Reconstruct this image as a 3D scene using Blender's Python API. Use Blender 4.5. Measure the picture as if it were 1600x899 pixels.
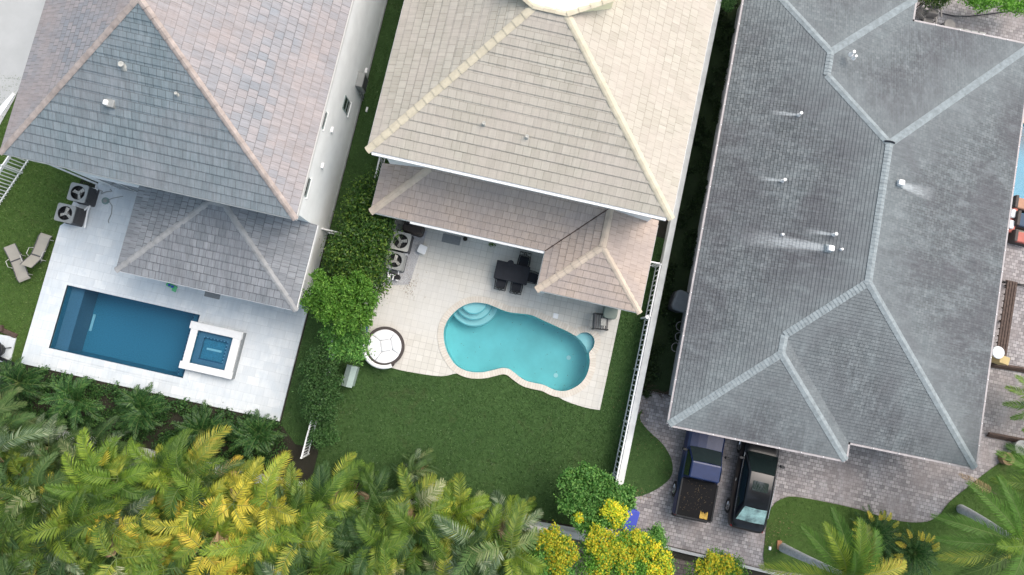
import bpy, math, random
import numpy as np
from mathutils import Vector, Matrix
from mathutils.geometry import tessellate_polygon
R = math.radians
random.seed(7)
for o in list(bpy.data.objects): bpy.data.objects.remove(o)
scene = bpy.context.scene
col = scene.collection

# ---------------------------------------------------------------- camera
F_PX = 1067.0; CX, CY = 800.0, 449.5; CAM_H = 33.0
Vd = np.array([2420., -10750., F_PX]); Nd = np.array([-22.7, 100.8, F_PX]); Nd /= np.linalg.norm(Nd)
Vd /= np.linalg.norm(Vd); Vd = Vd - Nd * (Vd @ Nd); Vd /= np.linalg.norm(Vd)
AZ = -Nd; AY = Vd; AX = np.cross(AY, AZ)
cam_d = bpy.data.cameras.new('drone_camera'); cam = bpy.data.objects.new('drone_camera', cam_d); col.objects.link(cam)
cam.matrix_world = Matrix(((AX[0], -AX[1], -AX[2], 0), (AY[0], -AY[1], -AY[2], 0), (AZ[0], -AZ[1], -AZ[2], CAM_H), (0, 0, 0, 1)))
cam_d.sensor_width = 36; cam_d.lens = 36 * F_PX / 1600; cam_d.clip_end = 2000
scene.camera = cam

# ---------------------------------------------------------------- light
SUN_EL, SUN_AZ = R(54), R(48)      # azimuth measured from +Y towards +X
world = bpy.data.worlds.new('World'); scene.world = world; world.use_nodes = True
wn = world.node_tree.nodes; wl = world.node_tree.links
bg = wn['Background']; sky = wn.new('ShaderNodeTexSky'); sky.sky_type = 'NISHITA'; sky.sun_disc = False
sky.sun_elevation = SUN_EL; sky.sun_rotation = SUN_AZ
sky.dust_density = 4.0; sky.air_density = 1.0; sky.ozone_density = 1.0
hs = wn.new('ShaderNodeHueSaturation'); hs.inputs['Saturation'].default_value = 0.68; hs.inputs['Hue'].default_value = 0.478
wl.new(sky.outputs[0], hs.inputs['Color']); wl.new(hs.outputs[0], bg.inputs[0]); bg.inputs[1].default_value = 0.15
sun_d = bpy.data.lights.new('sun', 'SUN'); sun_d.energy = 1.15; sun_d.angle = R(50); sun_d.color = (1, .91, .76)
sun = bpy.data.objects.new('sun', sun_d); col.objects.link(sun)
sdir = Vector((math.sin(SUN_AZ) * math.cos(SUN_EL), math.cos(SUN_AZ) * math.cos(SUN_EL), math.sin(SUN_EL)))
sun.rotation_euler = sdir.to_track_quat('Z', 'Y').to_euler()
scene.view_settings.view_transform = 'Standard'; scene.view_settings.look = 'None'
scene.view_settings.exposure = 0.84; scene.view_settings.gamma = 1
scene.view_settings.use_curve_mapping = False

# ---------------------------------------------------------------- measuring helpers
def g(px, py, z=0.0):
    "a point at height z of the real place, surveyed from the photograph"
    d = np.array([px - CX, py - CY, F_PX]); t = (CAM_H - z) / (d @ Nd); p = d * t
    return (float(p @ AX), float(p @ AY))
def gx(px, py, x):
    "point on the vertical plane X = x"
    d = np.array([px - CX, py - CY, F_PX]); dw = np.array([d @ AX, d @ AY, d @ AZ]); t = x / dw[0]
    return (x, float(dw[1] * t), float(CAM_H + dw[2] * t))
def gy(px, py, y):
    d = np.array([px - CX, py - CY, F_PX]); dw = np.array([d @ AX, d @ AY, d @ AZ]); t = y / dw[1]
    return (float(dw[0] * t), y, float(CAM_H + dw[2] * t))
def gl(pts, z=0.0): return [g(a, b, z) for a, b in pts]

# ---------------------------------------------------------------- materials
class Mat:
    def __init__(s, name):
        s.m = bpy.data.materials.new(name); s.m.use_nodes = True
        s.n = s.m.node_tree.nodes; s.l = s.m.node_tree.links; s.b = s.n['Principled BSDF']
    def node(s, t, **kw):
        n = s.n.new(t)
        for k, v in kw.items():
            if k in n.inputs.keys(): n.inputs[k].default_value = v
            else: setattr(n, k, v)
        return n
    def coord(s, kind='Object'): return s.node('ShaderNodeTexCoord').outputs[kind]
    def noise(s, vec, scale, detail=4, rough=.6, dist=0, stretch=None):
        if stretch:
            mp = s.node('ShaderNodeMapping'); mp.inputs['Scale'].default_value = stretch
            s.l.new(vec, mp.inputs[0]); vec = mp.outputs[0]
        n = s.node('ShaderNodeTexNoise'); n.inputs['Scale'].default_value = scale; n.inputs['Detail'].default_value = detail
        n.inputs['Roughness'].default_value = rough; n.inputs['Distortion'].default_value = dist
        s.l.new(vec, n.inputs['Vector']); return n.outputs['Fac']
    def ramp(s, fac, stops, interp='LINEAR'):
        r = s.node('ShaderNodeValToRGB'); r.color_ramp.interpolation = interp; e = r.color_ramp.elements
        while len(e) < len(stops): e.new(.5)
        for i, (p, c) in enumerate(stops):
            e[i].position = p; e[i].color = (c, c, c, 1) if not isinstance(c, tuple) else (*c, 1)
        s.l.new(fac, r.inputs[0]); return r.outputs[0]
    def mix(s, fac, a, b, mode='MIX'):
        m = s.node('ShaderNodeMix'); m.data_type = 'RGBA'; m.blend_type = mode
        for sock, v in ((m.inputs[0], fac), (m.inputs[6], a), (m.inputs[7], b)):
            if isinstance(v, (int, float)): sock.default_value = v
            elif isinstance(v, tuple): sock.default_value = (*v, 1)
            else: s.l.new(v, sock)
        return m.outputs[2]
    def bump(s, h, strength=.3, dist=.02):
        b = s.node('ShaderNodeBump'); b.inputs['Strength'].default_value = strength; b.inputs['Distance'].default_value = dist
        s.l.new(h, b.inputs['Height']); s.l.new(b.outputs[0], s.b.inputs['Normal'])
    def base(s, c, rough=.7, metal=0., spec=None):
        if isinstance(c, tuple): s.b.inputs['Base Color'].default_value = (*c, 1)
        else: s.l.new(c, s.b.inputs['Base Color'])
        s.b.inputs['Roughness'].default_value = rough; s.b.inputs['Metallic'].default_value = metal
        if spec is not None: s.b.inputs['Specular IOR Level'].default_value = spec
        return s.m
def plain(name, c, rough=.6, metal=0., var=.12, scale=3.0, coat=0.):
    m = Mat(name); n = m.noise(m.coord(), scale, 5)
    lo = tuple(max(0, x * (1 - var)) for x in c); hi = tuple(min(1, x * (1 + var)) for x in c)
    m.base(m.ramp(n, [(.3, lo), (.7, hi)]), rough, metal)
    m.b.inputs['Coat Weight'].default_value = coat; m.b.inputs['Coat Roughness'].default_value = .04
    return m.m
def tiles(name, c1, c2, mortar, w, h, msize, blot=None, rough=.85, streak=.35, offset=.5, coord='UV', bmp=.4, sq=1.0, fine=.18, light=None, blotscale=.45, smooth=.1):
    m = Mat(name); uv = m.coord(coord)
    wob = m.node('ShaderNodeTexNoise'); wob.inputs['Scale'].default_value = 1.3
    m.l.new(uv, wob.inputs['Vector'])
    vm = m.node('ShaderNodeVectorMath'); vm.operation = 'SCALE'; vm.inputs[3].default_value = .03
    m.l.new(wob.outputs['Color'], vm.inputs[0]); va = m.node('ShaderNodeVectorMath'); va.operation = 'ADD'
    m.l.new(uv, va.inputs[0]); m.l.new(vm.outputs[0], va.inputs[1])
    br = m.node('ShaderNodeTexBrick'); br.offset = offset; br.squash = sq
    for k, v in (('Scale', 1.), ('Brick Width', w), ('Row Height', h), ('Mortar Size', msize), ('Mortar Smooth', smooth), ('Bias', 0.)): br.inputs[k].default_value = v
    br.inputs['Color1'].default_value = (*c1, 1); br.inputs['Color2'].default_value = (*c2, 1); br.inputs['Mortar'].default_value = (*mortar, 1)
    m.l.new(va.outputs[0] if coord != 'UV' else uv, br.inputs['Vector'])
    c = br.outputs['Color']
    if blot:
        f = m.ramp(m.noise(uv, blotscale, 3, .6, .6), [(.40, 0.), (.64, 1.)])
        c = m.mix(f, c, m.mix(.65, c, blot))
    st = m.noise(uv, 1., 5, .7, 0, (9., .9, 1))
    c = m.mix(1., c, m.ramp(st, [(.25, 1 - streak), (.75, 1 + streak * .4)]), 'MULTIPLY')
    fn = m.noise(uv, 38., 4, .7)
    c = m.mix(1., c, m.ramp(fn, [(.25, 1 - fine), (.75, 1 + fine)]), 'MULTIPLY')
    if light:
        f = m.ramp(m.noise(uv, 1.1, 7, .78, .3, (1.5, .45, 1)), [(.50, 0.), (.82, .6)])
        c = m.mix(f, c, light)
    m.base(c, rough)
    h_ = m.mix(.5, m.ramp(br.outputs['Fac'], [(0, 1.), (1, 0.)]), fn)
    m.bump(h_, bmp, .02)
    return m.m
M = {}
M['roof_bluegrey'] = tiles('blue_grey_roof_tile', (.175, .222, .245), (.228, .278, .302), (.105, .13, .142), .30, .36, .012, blot=(.235, .245, .262), streak=.34, light=(.33, .36, .39), blotscale=.28)
M['roof_warm_lit'] = tiles('warm_lit_roof_tile', (.245, .262, .288), (.33, .31, .318), (.14, .138, .145), .30, .36, .012, blot=(.35, .295, .28), streak=.3, light=(.33, .34, .37), blotscale=.25)  # same tile as the south slope, with warm light painted into its colour
M['roof_porch'] = tiles('dark_grey_roof_tile', (.20, .22, .24), (.27, .285, .305), (.085, .09, .10), .30, .36, .012, blot=(.19, .20, .22), streak=.40)
M['roof_cream'] = tiles('cream_roof_tile', (.405, .375, .315), (.475, .445, .38), (.25, .228, .19), .33, .38, .009, blot=(.47, .42, .37), streak=.17, fine=.1)
M['roof_rose'] = tiles('rosy_roof_tile', (.40, .325, .275), (.47, .385, .33), (.22, .18, .15), .33, .34, .010, blot=(.36, .31, .29), streak=.2, fine=.12)
M['roof_shingle'] = tiles('weathered_grey_shingle', (.102, .118, .128), (.165, .184, .194), (.052, .060, .066), .21, .145, .009, blot=(.080, .080, .092), streak=.46, fine=.28, light=(.26, .30, .315), blotscale=.30)
M['paver_grey'] = tiles('grey_pink_pavers', (.18, .168, .175), (.40, .375, .375), (.085, .08, .08), .215, .165, .010, blot=(.25, .22, .215), streak=.1, coord='Object', fine=.25, light=(.42, .42, .44), blotscale=.5)
M['paver_brown'] = tiles('brown_leafy_pavers', (.12, .09, .075), (.20, .16, .14), (.05, .04, .035), .3, .2, .012, streak=.2, coord='Object', fine=.4)
M['patio_white'] = tiles('pale_marble_paving', (.54, .58, .61), (.64, .675, .695), (.44, .475, .50), .61, .405, .007, blot=(.50, .555, .60), streak=.10, coord='Object', bmp=.06, rough=.6, fine=.05, blotscale=1.6)
M['patio_cream'] = tiles('cream_square_paving', (.52, .505, .46), (.58, .565, .52), (.36, .345, .315), .31, .31, .008, blot=(.56, .56, .54), streak=.06, coord='Object', bmp=.15, fine=.07, offset=0.)
M['coping'] = tiles('cream_coping_brick', (.52, .49, .43), (.60, .57, .51), (.42, .32, .27), .125, 1.0, .006, streak=.06, fine=.08, offset=0.)
M['pool_blue'] = plain('dark_blue_pool_tile', (.085, .245, .335), .4, var=.25, scale=22)
M['pool_shelf'] = plain('slate_blue_pool_tile', (.15, .22, .29), .4, var=.15, scale=25)
M['pool_trim'] = tiles('dotted_pool_trim', (.30, .42, .52), (.25, .36, .46), (.05, .12, .2), .16, .16, .05, streak=.05, coord='Object', offset=0.)
M['pool_plaster'] = plain('aqua_pool_plaster', (.27, .575, .60), .5, var=.10, scale=.9)
M['pool_step'] = plain('pale_pool_step', (.56, .68, .71), .5, var=.05, scale=3)
M['trim_step'] = plain('blue_step_trim', (.22, .45, .50), .5)
M['stucco'] = plain('white_stucco', (.78, .80, .80), .9, var=.06, scale=1.2)
M['stucco_grey'] = plain('grey_white_stucco', (.50, .51, .52), .9, var=.08, scale=1.5)
M['wall_cap'] = plain('stained_white_wall', (.58, .59, .58), .9, var=.16, scale=1.7)
M['white_paint'] = plain('white_painted_metal', (.78, .79, .8), .4, var=.05)
M['fascia'] = plain('fascia_paint', (.60, .60, .59), .6, var=.06)
M['gutter'] = plain('gutter_grey', (.33, .31, .32), .5, var=.15)
M['spa_stone'] = plain('white_spa_stone', (.64, .655, .665), .6, var=.05, scale=6)
M['spa_side'] = plain('grey_spa_tile', (.20, .22, .23), .5, var=.2, scale=20)
M['ridge_warm'] = plain('sandstone_ridge_tile', (.34, .29, .265), .85, var=.25, scale=3)
M['ridge_grey'] = plain('grey_ridge_tile', (.27, .275, .28), .85, var=.2, scale=3)
M['ridge_cream'] = plain('cream_ridge_tile', (.54, .485, .37), .85, var=.12, scale=3)
M['ridge_tan'] = plain('tan_ridge_tile', (.50, .42, .34), .85, var=.14, scale=3)
M['ridge_shingle'] = plain('pale_ridge_shingle', (.23, .265, .28), .9, var=.22, scale=5)
M['deck_cream'] = plain('pale_flat_roof', (.90, .86, .60), .8, var=.06)
M['glass'] = plain('dark_glass', (.03, .04, .045), .08)
M['window_green'] = plain('grey_green_frame', (.20, .26, .25), .5)
M['ac_metal'] = plain('grey_metal', (.26, .27, .265), .5, var=.12)
M['ac_beige'] = plain('beige_metal', (.42, .42, .39), .55, var=.1)
M['black'] = plain('black_metal', (.016, .017, .019), .45, var=.2)
M['slate'] = plain('charcoal_surface', (.016, .019, .026), .5, var=.2)
M['dark_grey'] = plain('dark_grey_plastic', (.06, .062, .068), .5, var=.2)
M['wicker'] = plain('brown_wicker', (.05, .04, .038), .7, var=.35, scale=40)
M['cushion'] = plain('white_cushion', (.72, .74, .76), .9, var=.04)
M['sling'] = plain('taupe_sling', (.29, .275, .24), .8, var=.06)
M['green_box'] = plain('sage_plastic', (.25, .32, .30), .6, var=.1)
M['sage_dark'] = plain('sage_cover', (.16, .20, .175), .6, var=.1)
M['brown_cover'] = plain('brown_cover', (.05, .038, .032), .7, var=.25, scale=8)
M['wood_brown'] = plain('dark_brown_wood', (.07, .045, .035), .8, var=.4, scale=9)
M['wood_yellow'] = plain('pale_wood', (.46, .36, .17), .8, var=.15)
M['blue_plastic'] = plain('blue_plastic', (.035, .06, .42), .5, var=.1)
M['blue_dark'] = plain('blue_frame_paint', (.02, .05, .20), .5)
M['red_cushion'] = plain('coral_cushion', (.46, .15, .12), .9, var=.1)
M['tan_cushion'] = plain('tan_cushion', (.44, .25, .17), .9, var=.1)
M['slate_cushion'] = plain('slate_blue_cushion', (.06, .09, .14), .9, var=.1)
M['green_toy'] = plain('green_plastic', (.10, .45, .20), .5)
M['trunk'] = plain('pale_palm_trunk', (.42, .43, .43), .9, var=.25, scale=6)
M['bark'] = plain('brown_bark', (.13, .10, .075), .9, var=.3, scale=9)
M['paint_blue'] = plain('navy_car_paint', (.008, .020, .075), .35, .1, coat=.25)
M['paint_black'] = plain('black_car_paint', (.006, .007, .010), .3, .1, coat=.25)
M['car_glass'] = plain('car_glass', (.010, .018, .018), .03, coat=1.)
M['sky_glint_glass'] = plain('painted_sky_rear_glass', (.20, .33, .32), .06, var=.75, scale=2.6, coat=1.)  # mottled pale teal is the sky's reflection painted into the glass colour
M['bed_cover'] = plain('black_vinyl', (.006, .006, .007), .85, var=.3, scale=30)
M['bed_cover'].node_tree.nodes['Principled BSDF'].inputs['Specular IOR Level'].default_value = .2
for k_ in ('paint_blue', 'paint_black'): M[k_].node_tree.nodes['Principled BSDF'].inputs['Specular IOR Level'].default_value = .35
M['slate'].node_tree.nodes['Principled BSDF'].inputs['Specular IOR Level'].default_value = .15
M['black'].node_tree.nodes['Principled BSDF'].inputs['Specular IOR Level'].default_value = .25
M['tyre'] = plain('tyre_rubber', (.018, .018, .018), .85)
M['rim'] = plain('alloy_rim', (.38, .38, .39), .3, .8)
M['chrome'] = plain('chrome_trim', (.55, .56, .58), .2, .9)
M['tail_red'] = plain('red_lamp_lens', (.25, .01, .01), .2)
M['gold'] = plain('golden_leaf', (.42, .27, .05), .8, var=.3, scale=12)
M['terracotta'] = plain('terracotta', (.36, .17, .09), .85)
M['hose'] = plain('hose_green_grey', (.18, .27, .26), .6)
M['mat'] = plain('grey_mat', (.22, .23, .235), .95, var=.3, scale=40)
M['concrete'] = plain('light_concrete', (.40, .41, .41), .9, var=.1, scale=.5)
M['soil'] = None
def soil_mat(name, a, b, c):
    m = Mat(name); v = m.coord(); n1 = m.noise(v, 1.2, 6, .7, .5); n2 = m.noise(v, 22, 5, .75)
    cc = m.mix(m.ramp(n2, [(.3, 0.), (.7, 1.)]), m.ramp(n1, [(.3, a), (.7, b)]), c); m.base(cc, .95); m.bump(n2, .8, .04); return m.m
M['soil'] = soil_mat('dark_soil', (.022, .022, .014), (.035, .030, .02), (.018, .018, .012))
M['mulch'] = soil_mat('brown_mulch', (.030, .026, .018), (.018, .030, .010), (.022, .016, .012))
M['gravel'] = soil_mat('grey_white_gravel', (.50, .51, .53), (.68, .69, .70), (.22, .22, .23))
def grass_mat(name, a, b, c, worn=None):
    m = Mat(name); v = m.coord(); n0 = m.noise(v, .35, 4, .6, .6); n1 = m.noise(v, 5, 5, .7); n2 = m.noise(v, 34, 5, .8)
    cc = m.ramp(n0, [(.35, a), (.65, b)])
    cc = m.mix(m.ramp(n2, [(.32, 0.), (.72, .8)]), cc, c)
    cc = m.mix(1., cc, m.ramp(n1, [(.25, .72), (.75, 1.25)]), 'MULTIPLY')
    if worn: cc = m.mix(m.ramp(m.noise(v, .8, 5, .7, .8), [(.56, 0.), (.76, .6)]), cc, worn)
    m.base(cc, .95, spec=.2); m.bump(n2, .9, .04); return m.m
M['grass_dark'] = grass_mat('dark_lawn', (.026, .062, .016), (.040, .084, .023), (.066, .122, .040), worn=(.06, .065, .03))
M['grass_light'] = grass_mat('bright_lawn', (.040, .082, .016), (.052, .098, .020), (.075, .13, .034), worn=(.07, .08, .03))
M['cover_dark'] = grass_mat('dark_ground_cover', (.016, .026, .012), (.026, .042, .016), (.036, .060, .022), worn=(.028, .022, .02))
def leaf_mat(name, stops, rough=.5, trans=.35):
    m = Mat(name); gm = m.node('ShaderNodeNewGeometry')
    c = m.ramp(gm.outputs['Random Per Island'], stops)
    oi = m.node('ShaderNodeObjectInfo'); hv = m.node('ShaderNodeHueSaturation')
    m.l.new(c, hv.inputs['Color'])
    mr = m.node('ShaderNodeMapRange'); mr.inputs[3].default_value = .75; mr.inputs[4].default_value = 1.3
    m.l.new(oi.outputs['Random'], mr.inputs[0]); m.l.new(mr.outputs[0], hv.inputs['Value'])
    m.base(hv.outputs[0], rough, spec=.35)
    tr = m.node('ShaderNodeBsdfTranslucent'); m.l.new(hv.outputs[0], tr.inputs[0])
    mx = m.node('ShaderNodeMixShader'); mx.inputs[0].default_value = trans
    m.l.new(m.b.outputs[0], mx.inputs[1]); m.l.new(tr.outputs[0], mx.inputs[2])
    m.l.new(mx.outputs[0], m.n['Material Output'].inputs[0]); return m.m
def palm_mat(name, stops, trans=.4, rough=.5):
    "colour by frond (stored on the mesh as the frond's own tone), lightly varied by leaflet"
    m = Mat(name); gm = m.node('ShaderNodeNewGeometry'); at = m.node('ShaderNodeAttribute'); at.attribute_name = 'tone'
    ma = m.node('ShaderNodeMath'); ma.operation = 'MULTIPLY_ADD'; m.l.new(gm.outputs['Random Per Island'], ma.inputs[0]); ma.inputs[1].default_value = .26; m.l.new(at.outputs['Fac'], ma.inputs[2])
    c = m.ramp(ma.outputs[0], stops); oi = m.node('ShaderNodeObjectInfo'); hv = m.node('ShaderNodeHueSaturation'); m.l.new(c, hv.inputs['Color'])
    mr = m.node('ShaderNodeMapRange'); mr.inputs[3].default_value = .78; mr.inputs[4].default_value = 1.25; m.l.new(oi.outputs['Random'], mr.inputs[0]); m.l.new(mr.outputs[0], hv.inputs['Value'])
    m.base(hv.outputs[0], rough, spec=.22); tr = m.node('ShaderNodeBsdfTranslucent'); m.l.new(hv.outputs[0], tr.inputs[0]); mx = m.node('ShaderNodeMixShader'); mx.inputs[0].default_value = trans
    m.l.new(m.b.outputs[0], mx.inputs[1]); m.l.new(tr.outputs[0], mx.inputs[2]); m.l.new(mx.outputs[0], m.n['Material Output'].inputs[0]); return m.m
M['blade_dark'] = leaf_mat('dark_grass_blade', [(0, (.026, .070, .016)), (.6, (.048, .110, .026)), (1, (.10, .175, .055))])
M['blade_light'] = leaf_mat('bright_grass_blade', [(0, (.045, .10, .016)), (.6, (.065, .135, .022)), (1, (.14, .20, .06))])
M['hedge'] = leaf_mat('glossy_dark_leaf', [(0, (.022, .062, .010)), (.65, (.05, .12, .02)), (1, (.17, .26, .04))], .35)
M['leaf_bright'] = leaf_mat('bright_green_leaf', [(0, (.07, .20, .018)), (.55, (.13, .32, .035)), (1, (.26, .50, .08))])
M['leaf_mid'] = leaf_mat('mid_green_leaf', [(0, (.028, .08, .018)), (.6, (.055, .14, .035)), (1, (.12, .23, .07))])
M['leaf_fresh'] = leaf_mat('fresh_green_leaf', [(0, (.05, .17, .025)), (.55, (.12, .30, .06)), (1, (.26, .48, .11))])
M['flower'] = leaf_mat('yellow_blossom', [(0, (.16, .34, .03)), (.35, (.42, .50, .03)), (.75, (.72, .66, .04)), (1, (.80, .52, .03))], .6, .4)
M['palm_small'] = leaf_mat('deep_palm_leaf', [(0, (.018, .055, .014)), (.6, (.035, .105, .025)), (1, (.10, .20, .05))])
M['palm_green'] = palm_mat('palm_green_leaf', [(0, (.030, .060, .014)), (.3, (.055, .115, .020)), (.55, (.105, .185, .028)), (.8, (.24, .29, .045)), (1, (.48, .38, .06))], .3)
M['palm_deep'] = palm_mat('palm_deep_leaf', [(0, (.024, .050, .020)), (.35, (.042, .090, .028)), (.7, (.085, .150, .042)), (.9, (.22, .25, .11)), (1, (.40, .40, .24))], .3)
M['palm_lime'] = palm_mat('palm_lime_leaf', [(0, (.045, .095, .014)), (.3, (.095, .175, .022)), (.6, (.20, .29, .035)), (.85, (.42, .42, .06)), (1, (.54, .42, .08))], .3)
M['palm_gold'] = palm_mat('palm_gold_leaf', [(0, (.06, .11, .018)), (.25, (.14, .19, .025)), (.5, (.30, .31, .04)), (.75, (.58, .49, .06)), (1, (.48, .25, .06))], .3)
M['palm_dead'] = leaf_mat('dry_palm_leaf', [(0, (.12, .08, .045)), (.6, (.24, .16, .08)), (1, (.36, .28, .16))], .8, .15)
M['palm_ash'] = leaf_mat('silvery_palm_leaf', [(0, (.07, .12, .06)), (.6, (.13, .19, .10)), (1, (.30, .34, .22))], .6, .3)
M['palm_royal'] = palm_mat('royal_palm_leaf', [(0, (.05, .12, .02)), (.4, (.09, .20, .03)), (.75, (.17, .30, .045)), (1, (.32, .42, .08))])
M['rachis'] = plain('frond_stem', (.11, .16, .04), .6)
def water_mat(name, tint, bump=.15, scale=2.2):
    m = Mat(name); m.n.remove(m.b)
    tr = m.node('ShaderNodeBsdfTransparent'); tr.inputs[0].default_value = (*tint, 1)
    gl_ = m.node('ShaderNodeBsdfGlossy'); gl_.inputs['Roughness'].default_value = .04; gl_.inputs[0].default_value = (1, 1, 1, 1)
    fr = m.node('ShaderNodeFresnel'); fr.inputs[0].default_value = 1.33
    n = m.noise(m.coord(), scale, 4, .6, .8); b = m.node('ShaderNodeBump'); b.inputs['Strength'].default_value = bump; b.inputs['Distance'].default_value = .05
    m.l.new(n, b.inputs['Height']); m.l.new(b.outputs[0], gl_.inputs['Normal']); m.l.new(b.outputs[0], fr.inputs['Normal'])
    mx = m.node('ShaderNodeMixShader'); m.l.new(fr.outputs[0], mx.inputs[0]); m.l.new(tr.outputs[0], mx.inputs[1]); m.l.new(gl_.outputs[0], mx.inputs[2])
    m.l.new(mx.outputs[0], m.n['Material Output'].inputs[0]); return m.m
M['water_deep'] = water_mat('deep_blue_water', (.50, .74, .84))
M['water_aqua'] = water_mat('aqua_water', (.62, .86, .88))

# ---------------------------------------------------------------- mesh helpers
def put_tone(me, mb):
    if mb.tone and len(mb.tone) == len(me.polygons): at = me.attributes.new('tone', 'FLOAT', 'FACE'); at.data.foreach_set('value', mb.tone)
class MB:
    def __init__(s): s.v = []; s.f = []; s.uv = []; s.hasuv = False; s.tone = []
    def face(s, pts, uv=None):
        i = len(s.v); s.v += [tuple(p) for p in pts]; s.f.append(tuple(range(i, i + len(pts))))
        s.uv.append(uv or [(0, 0)] * len(pts)); s.hasuv |= uv is not None
    def mesh(s, v, f):
        i = len(s.v); s.v += [tuple(p) for p in v]
        for q in f: s.f.append(tuple(i + k for k in q)); s.uv.append([(0, 0)] * len(q))
    def box(s, x0, y0, z0, x1, y1, z1, taper=0):
        t = taper
        s.mesh([(x0, y0, z0), (x1, y0, z0), (x1, y1, z0), (x0, y1, z0), (x0 + t, y0 + t, z1), (x1 - t, y0 + t, z1), (x1 - t, y1 - t, z1), (x0 + t, y1 - t, z1)],
               [(3, 2, 1, 0), (4, 5, 6, 7), (0, 1, 5, 4), (1, 2, 6, 5), (2, 3, 7, 6), (3, 0, 4, 7)])
    def prism(s, poly, z0, z1, grow=0.0, bottom=True):
        n = len(poly); a = sum(poly[i][0] * poly[(i + 1) % n][1] - poly[(i + 1) % n][0] * poly[i][1] for i in range(n))
        if a < 0: poly = poly[::-1]
        cx = sum(p[0] for p in poly) / n; cy = sum(p[1] for p in poly) / n
        top = [(cx + (p[0] - cx) * (1 + grow), cy + (p[1] - cy) * (1 + grow)) for p in poly]
        v = [(x, y, z0) for x, y in poly] + [(x, y, z1) for x, y in top]
        f = [(i, (i + 1) % n, n + (i + 1) % n, n + i) for i in range(n)]
        tri = tessellate_polygon([[Vector((x, y, 0)) for x, y in top]])
        for t in tri:
            A, B, C_ = (Vector(top[k]) for k in t)
            if (B - A).cross(C_ - A) < 0: t = t[::-1]
            f.append(tuple(n + k for k in t))
            if bottom: f.append(tuple(k for k in t[::-1]))
        s.mesh(v, f)
    def rbox(s, cx, cy, w, d, z0, z1, r=.05, ang=0, n=4, edge=.02):
        "rounded, softly chamfered block"
        pts = []
        for (sx, sy, a0) in ((1, 1, 0), (-1, 1, 90), (-1, -1, 180), (1, -1, 270)):
            for k in range(n + 1):
                a = R(a0 + 90 * k / n); pts.append((sx * (w / 2 - r) + r * math.cos(a), sy * (d / 2 - r) + r * math.sin(a)))
        ca, sa = math.cos(ang), math.sin(ang); m = len(pts)
        def ring(sc, z): return [(cx + (x * ca - y * sa) * (1 - sc * 2 / w), cy + (x * sa + y * ca) * (1 - sc * 2 / d), z) for x, y in pts]
        rings = [ring(0, z0), ring(0, z1 - edge), ring(edge * .4, z1 - edge * .3), ring(edge, z1)]
        v = sum(rings, []); f = []
        for q in range(3):
            for i in range(m): j = (i + 1) % m; f.append((q * m + i, q * m + j, q * m + m + j, q * m + m + i))
        f.append(tuple(range(3 * m, 4 * m))); f.append(tuple(range(m - 1, -1, -1)))
        s.mesh(v, f)
    def tube(s, pts, r, n=8, r1=None, cap=True):
        pts = [Vector(p) for p in pts]; v = []; f = []; m = len(pts)
        for i, p in enumerate(pts):
            d = (pts[min(i + 1, m - 1)] - pts[max(i - 1, 0)]).normalized()
            u = d.cross(Vector((0, 0, 1))); u = u.normalized() if u.length > 1e-3 else Vector((1, 0, 0)); w = d.cross(u)
            rr = r if r1 is None else r + (r1 - r) * i / (m - 1)
            for k in range(n):
                a = 2 * math.pi * k / n; v.append(p + (u * math.cos(a) + w * math.sin(a)) * rr)
        for i in range(m - 1):
            for k in range(n): f.append((i * n + k, i * n + (k + 1) % n, (i + 1) * n + (k + 1) % n, (i + 1) * n + k))
        if cap: f.append(tuple(range(n))[::-1]); f.append(tuple((m - 1) * n + k for k in range(n)))
        s.mesh(v, f)
    def cyl(s, x, y, z0, z1, r, n=24, r1=None): s.tube([(x, y, z0), (x, y, z1)], r, n, r1)
    def ring(s, x, y, z, r0, r1, h=.03, n=32):
        v = []; f = []
        for k in range(n):
            a = 2 * math.pi * k / n
            for rr, zz in ((r0, z), (r1, z), (r1, z + h), (r0, z + h)): v.append((x + rr * math.cos(a), y + rr * math.sin(a), zz))
        for k in range(n):
            j = (k + 1) % n
            for q in range(4): f.append((k * 4 + q, j * 4 + q, j * 4 + (q + 1) % 4, k * 4 + (q + 1) % 4))
        s.mesh(v, f)
    def torus(s, x, y, z, r0, r, n=28, m=6):
        s.tube([(x + r0 * math.cos(2 * math.pi * k / n), y + r0 * math.sin(2 * math.pi * k / n), z) for k in range(n + 1)], r, m)
    def build(s, name, mat, parent=None, smooth=False):
        me = bpy.data.meshes.new(name); me.from_pydata(s.v, [], s.f)
        if s.hasuv:
            u = me.uv_layers.new(name='UVMap'); flat = [c for fc in s.uv for p in fc for c in p]; u.data.foreach_set('uv', flat)
        put_tone(me, s)
        me.materials.append(mat)
        if smooth: me.polygons.foreach_set('use_smooth', [True] * len(me.polygons))
        me.update(); o = bpy.data.objects.new(name, me); col.objects.link(o)
        if parent: o.parent = parent
        return o
def tag(o, label, cat, group=None):
    o['label'] = label; o['category'] = cat
    if group: o['group'] = group
    return o
def empty(name, label, cat, loc=(0, 0, 0), rz=0, group=None):
    o = bpy.data.objects.new(name, None); col.objects.link(o); o.location = loc; o.rotation_euler = (0, 0, rz); o.empty_display_size = .3
    return tag(o, label, cat, group)
def struct(o, kind='structure'): o['kind'] = kind; return o
def copy_tree(o, parent=None):
    c = o.copy(); col.objects.link(c); c.parent = parent
    for ch in list(o.children): copy_tree(ch, c)
    return c
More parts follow.
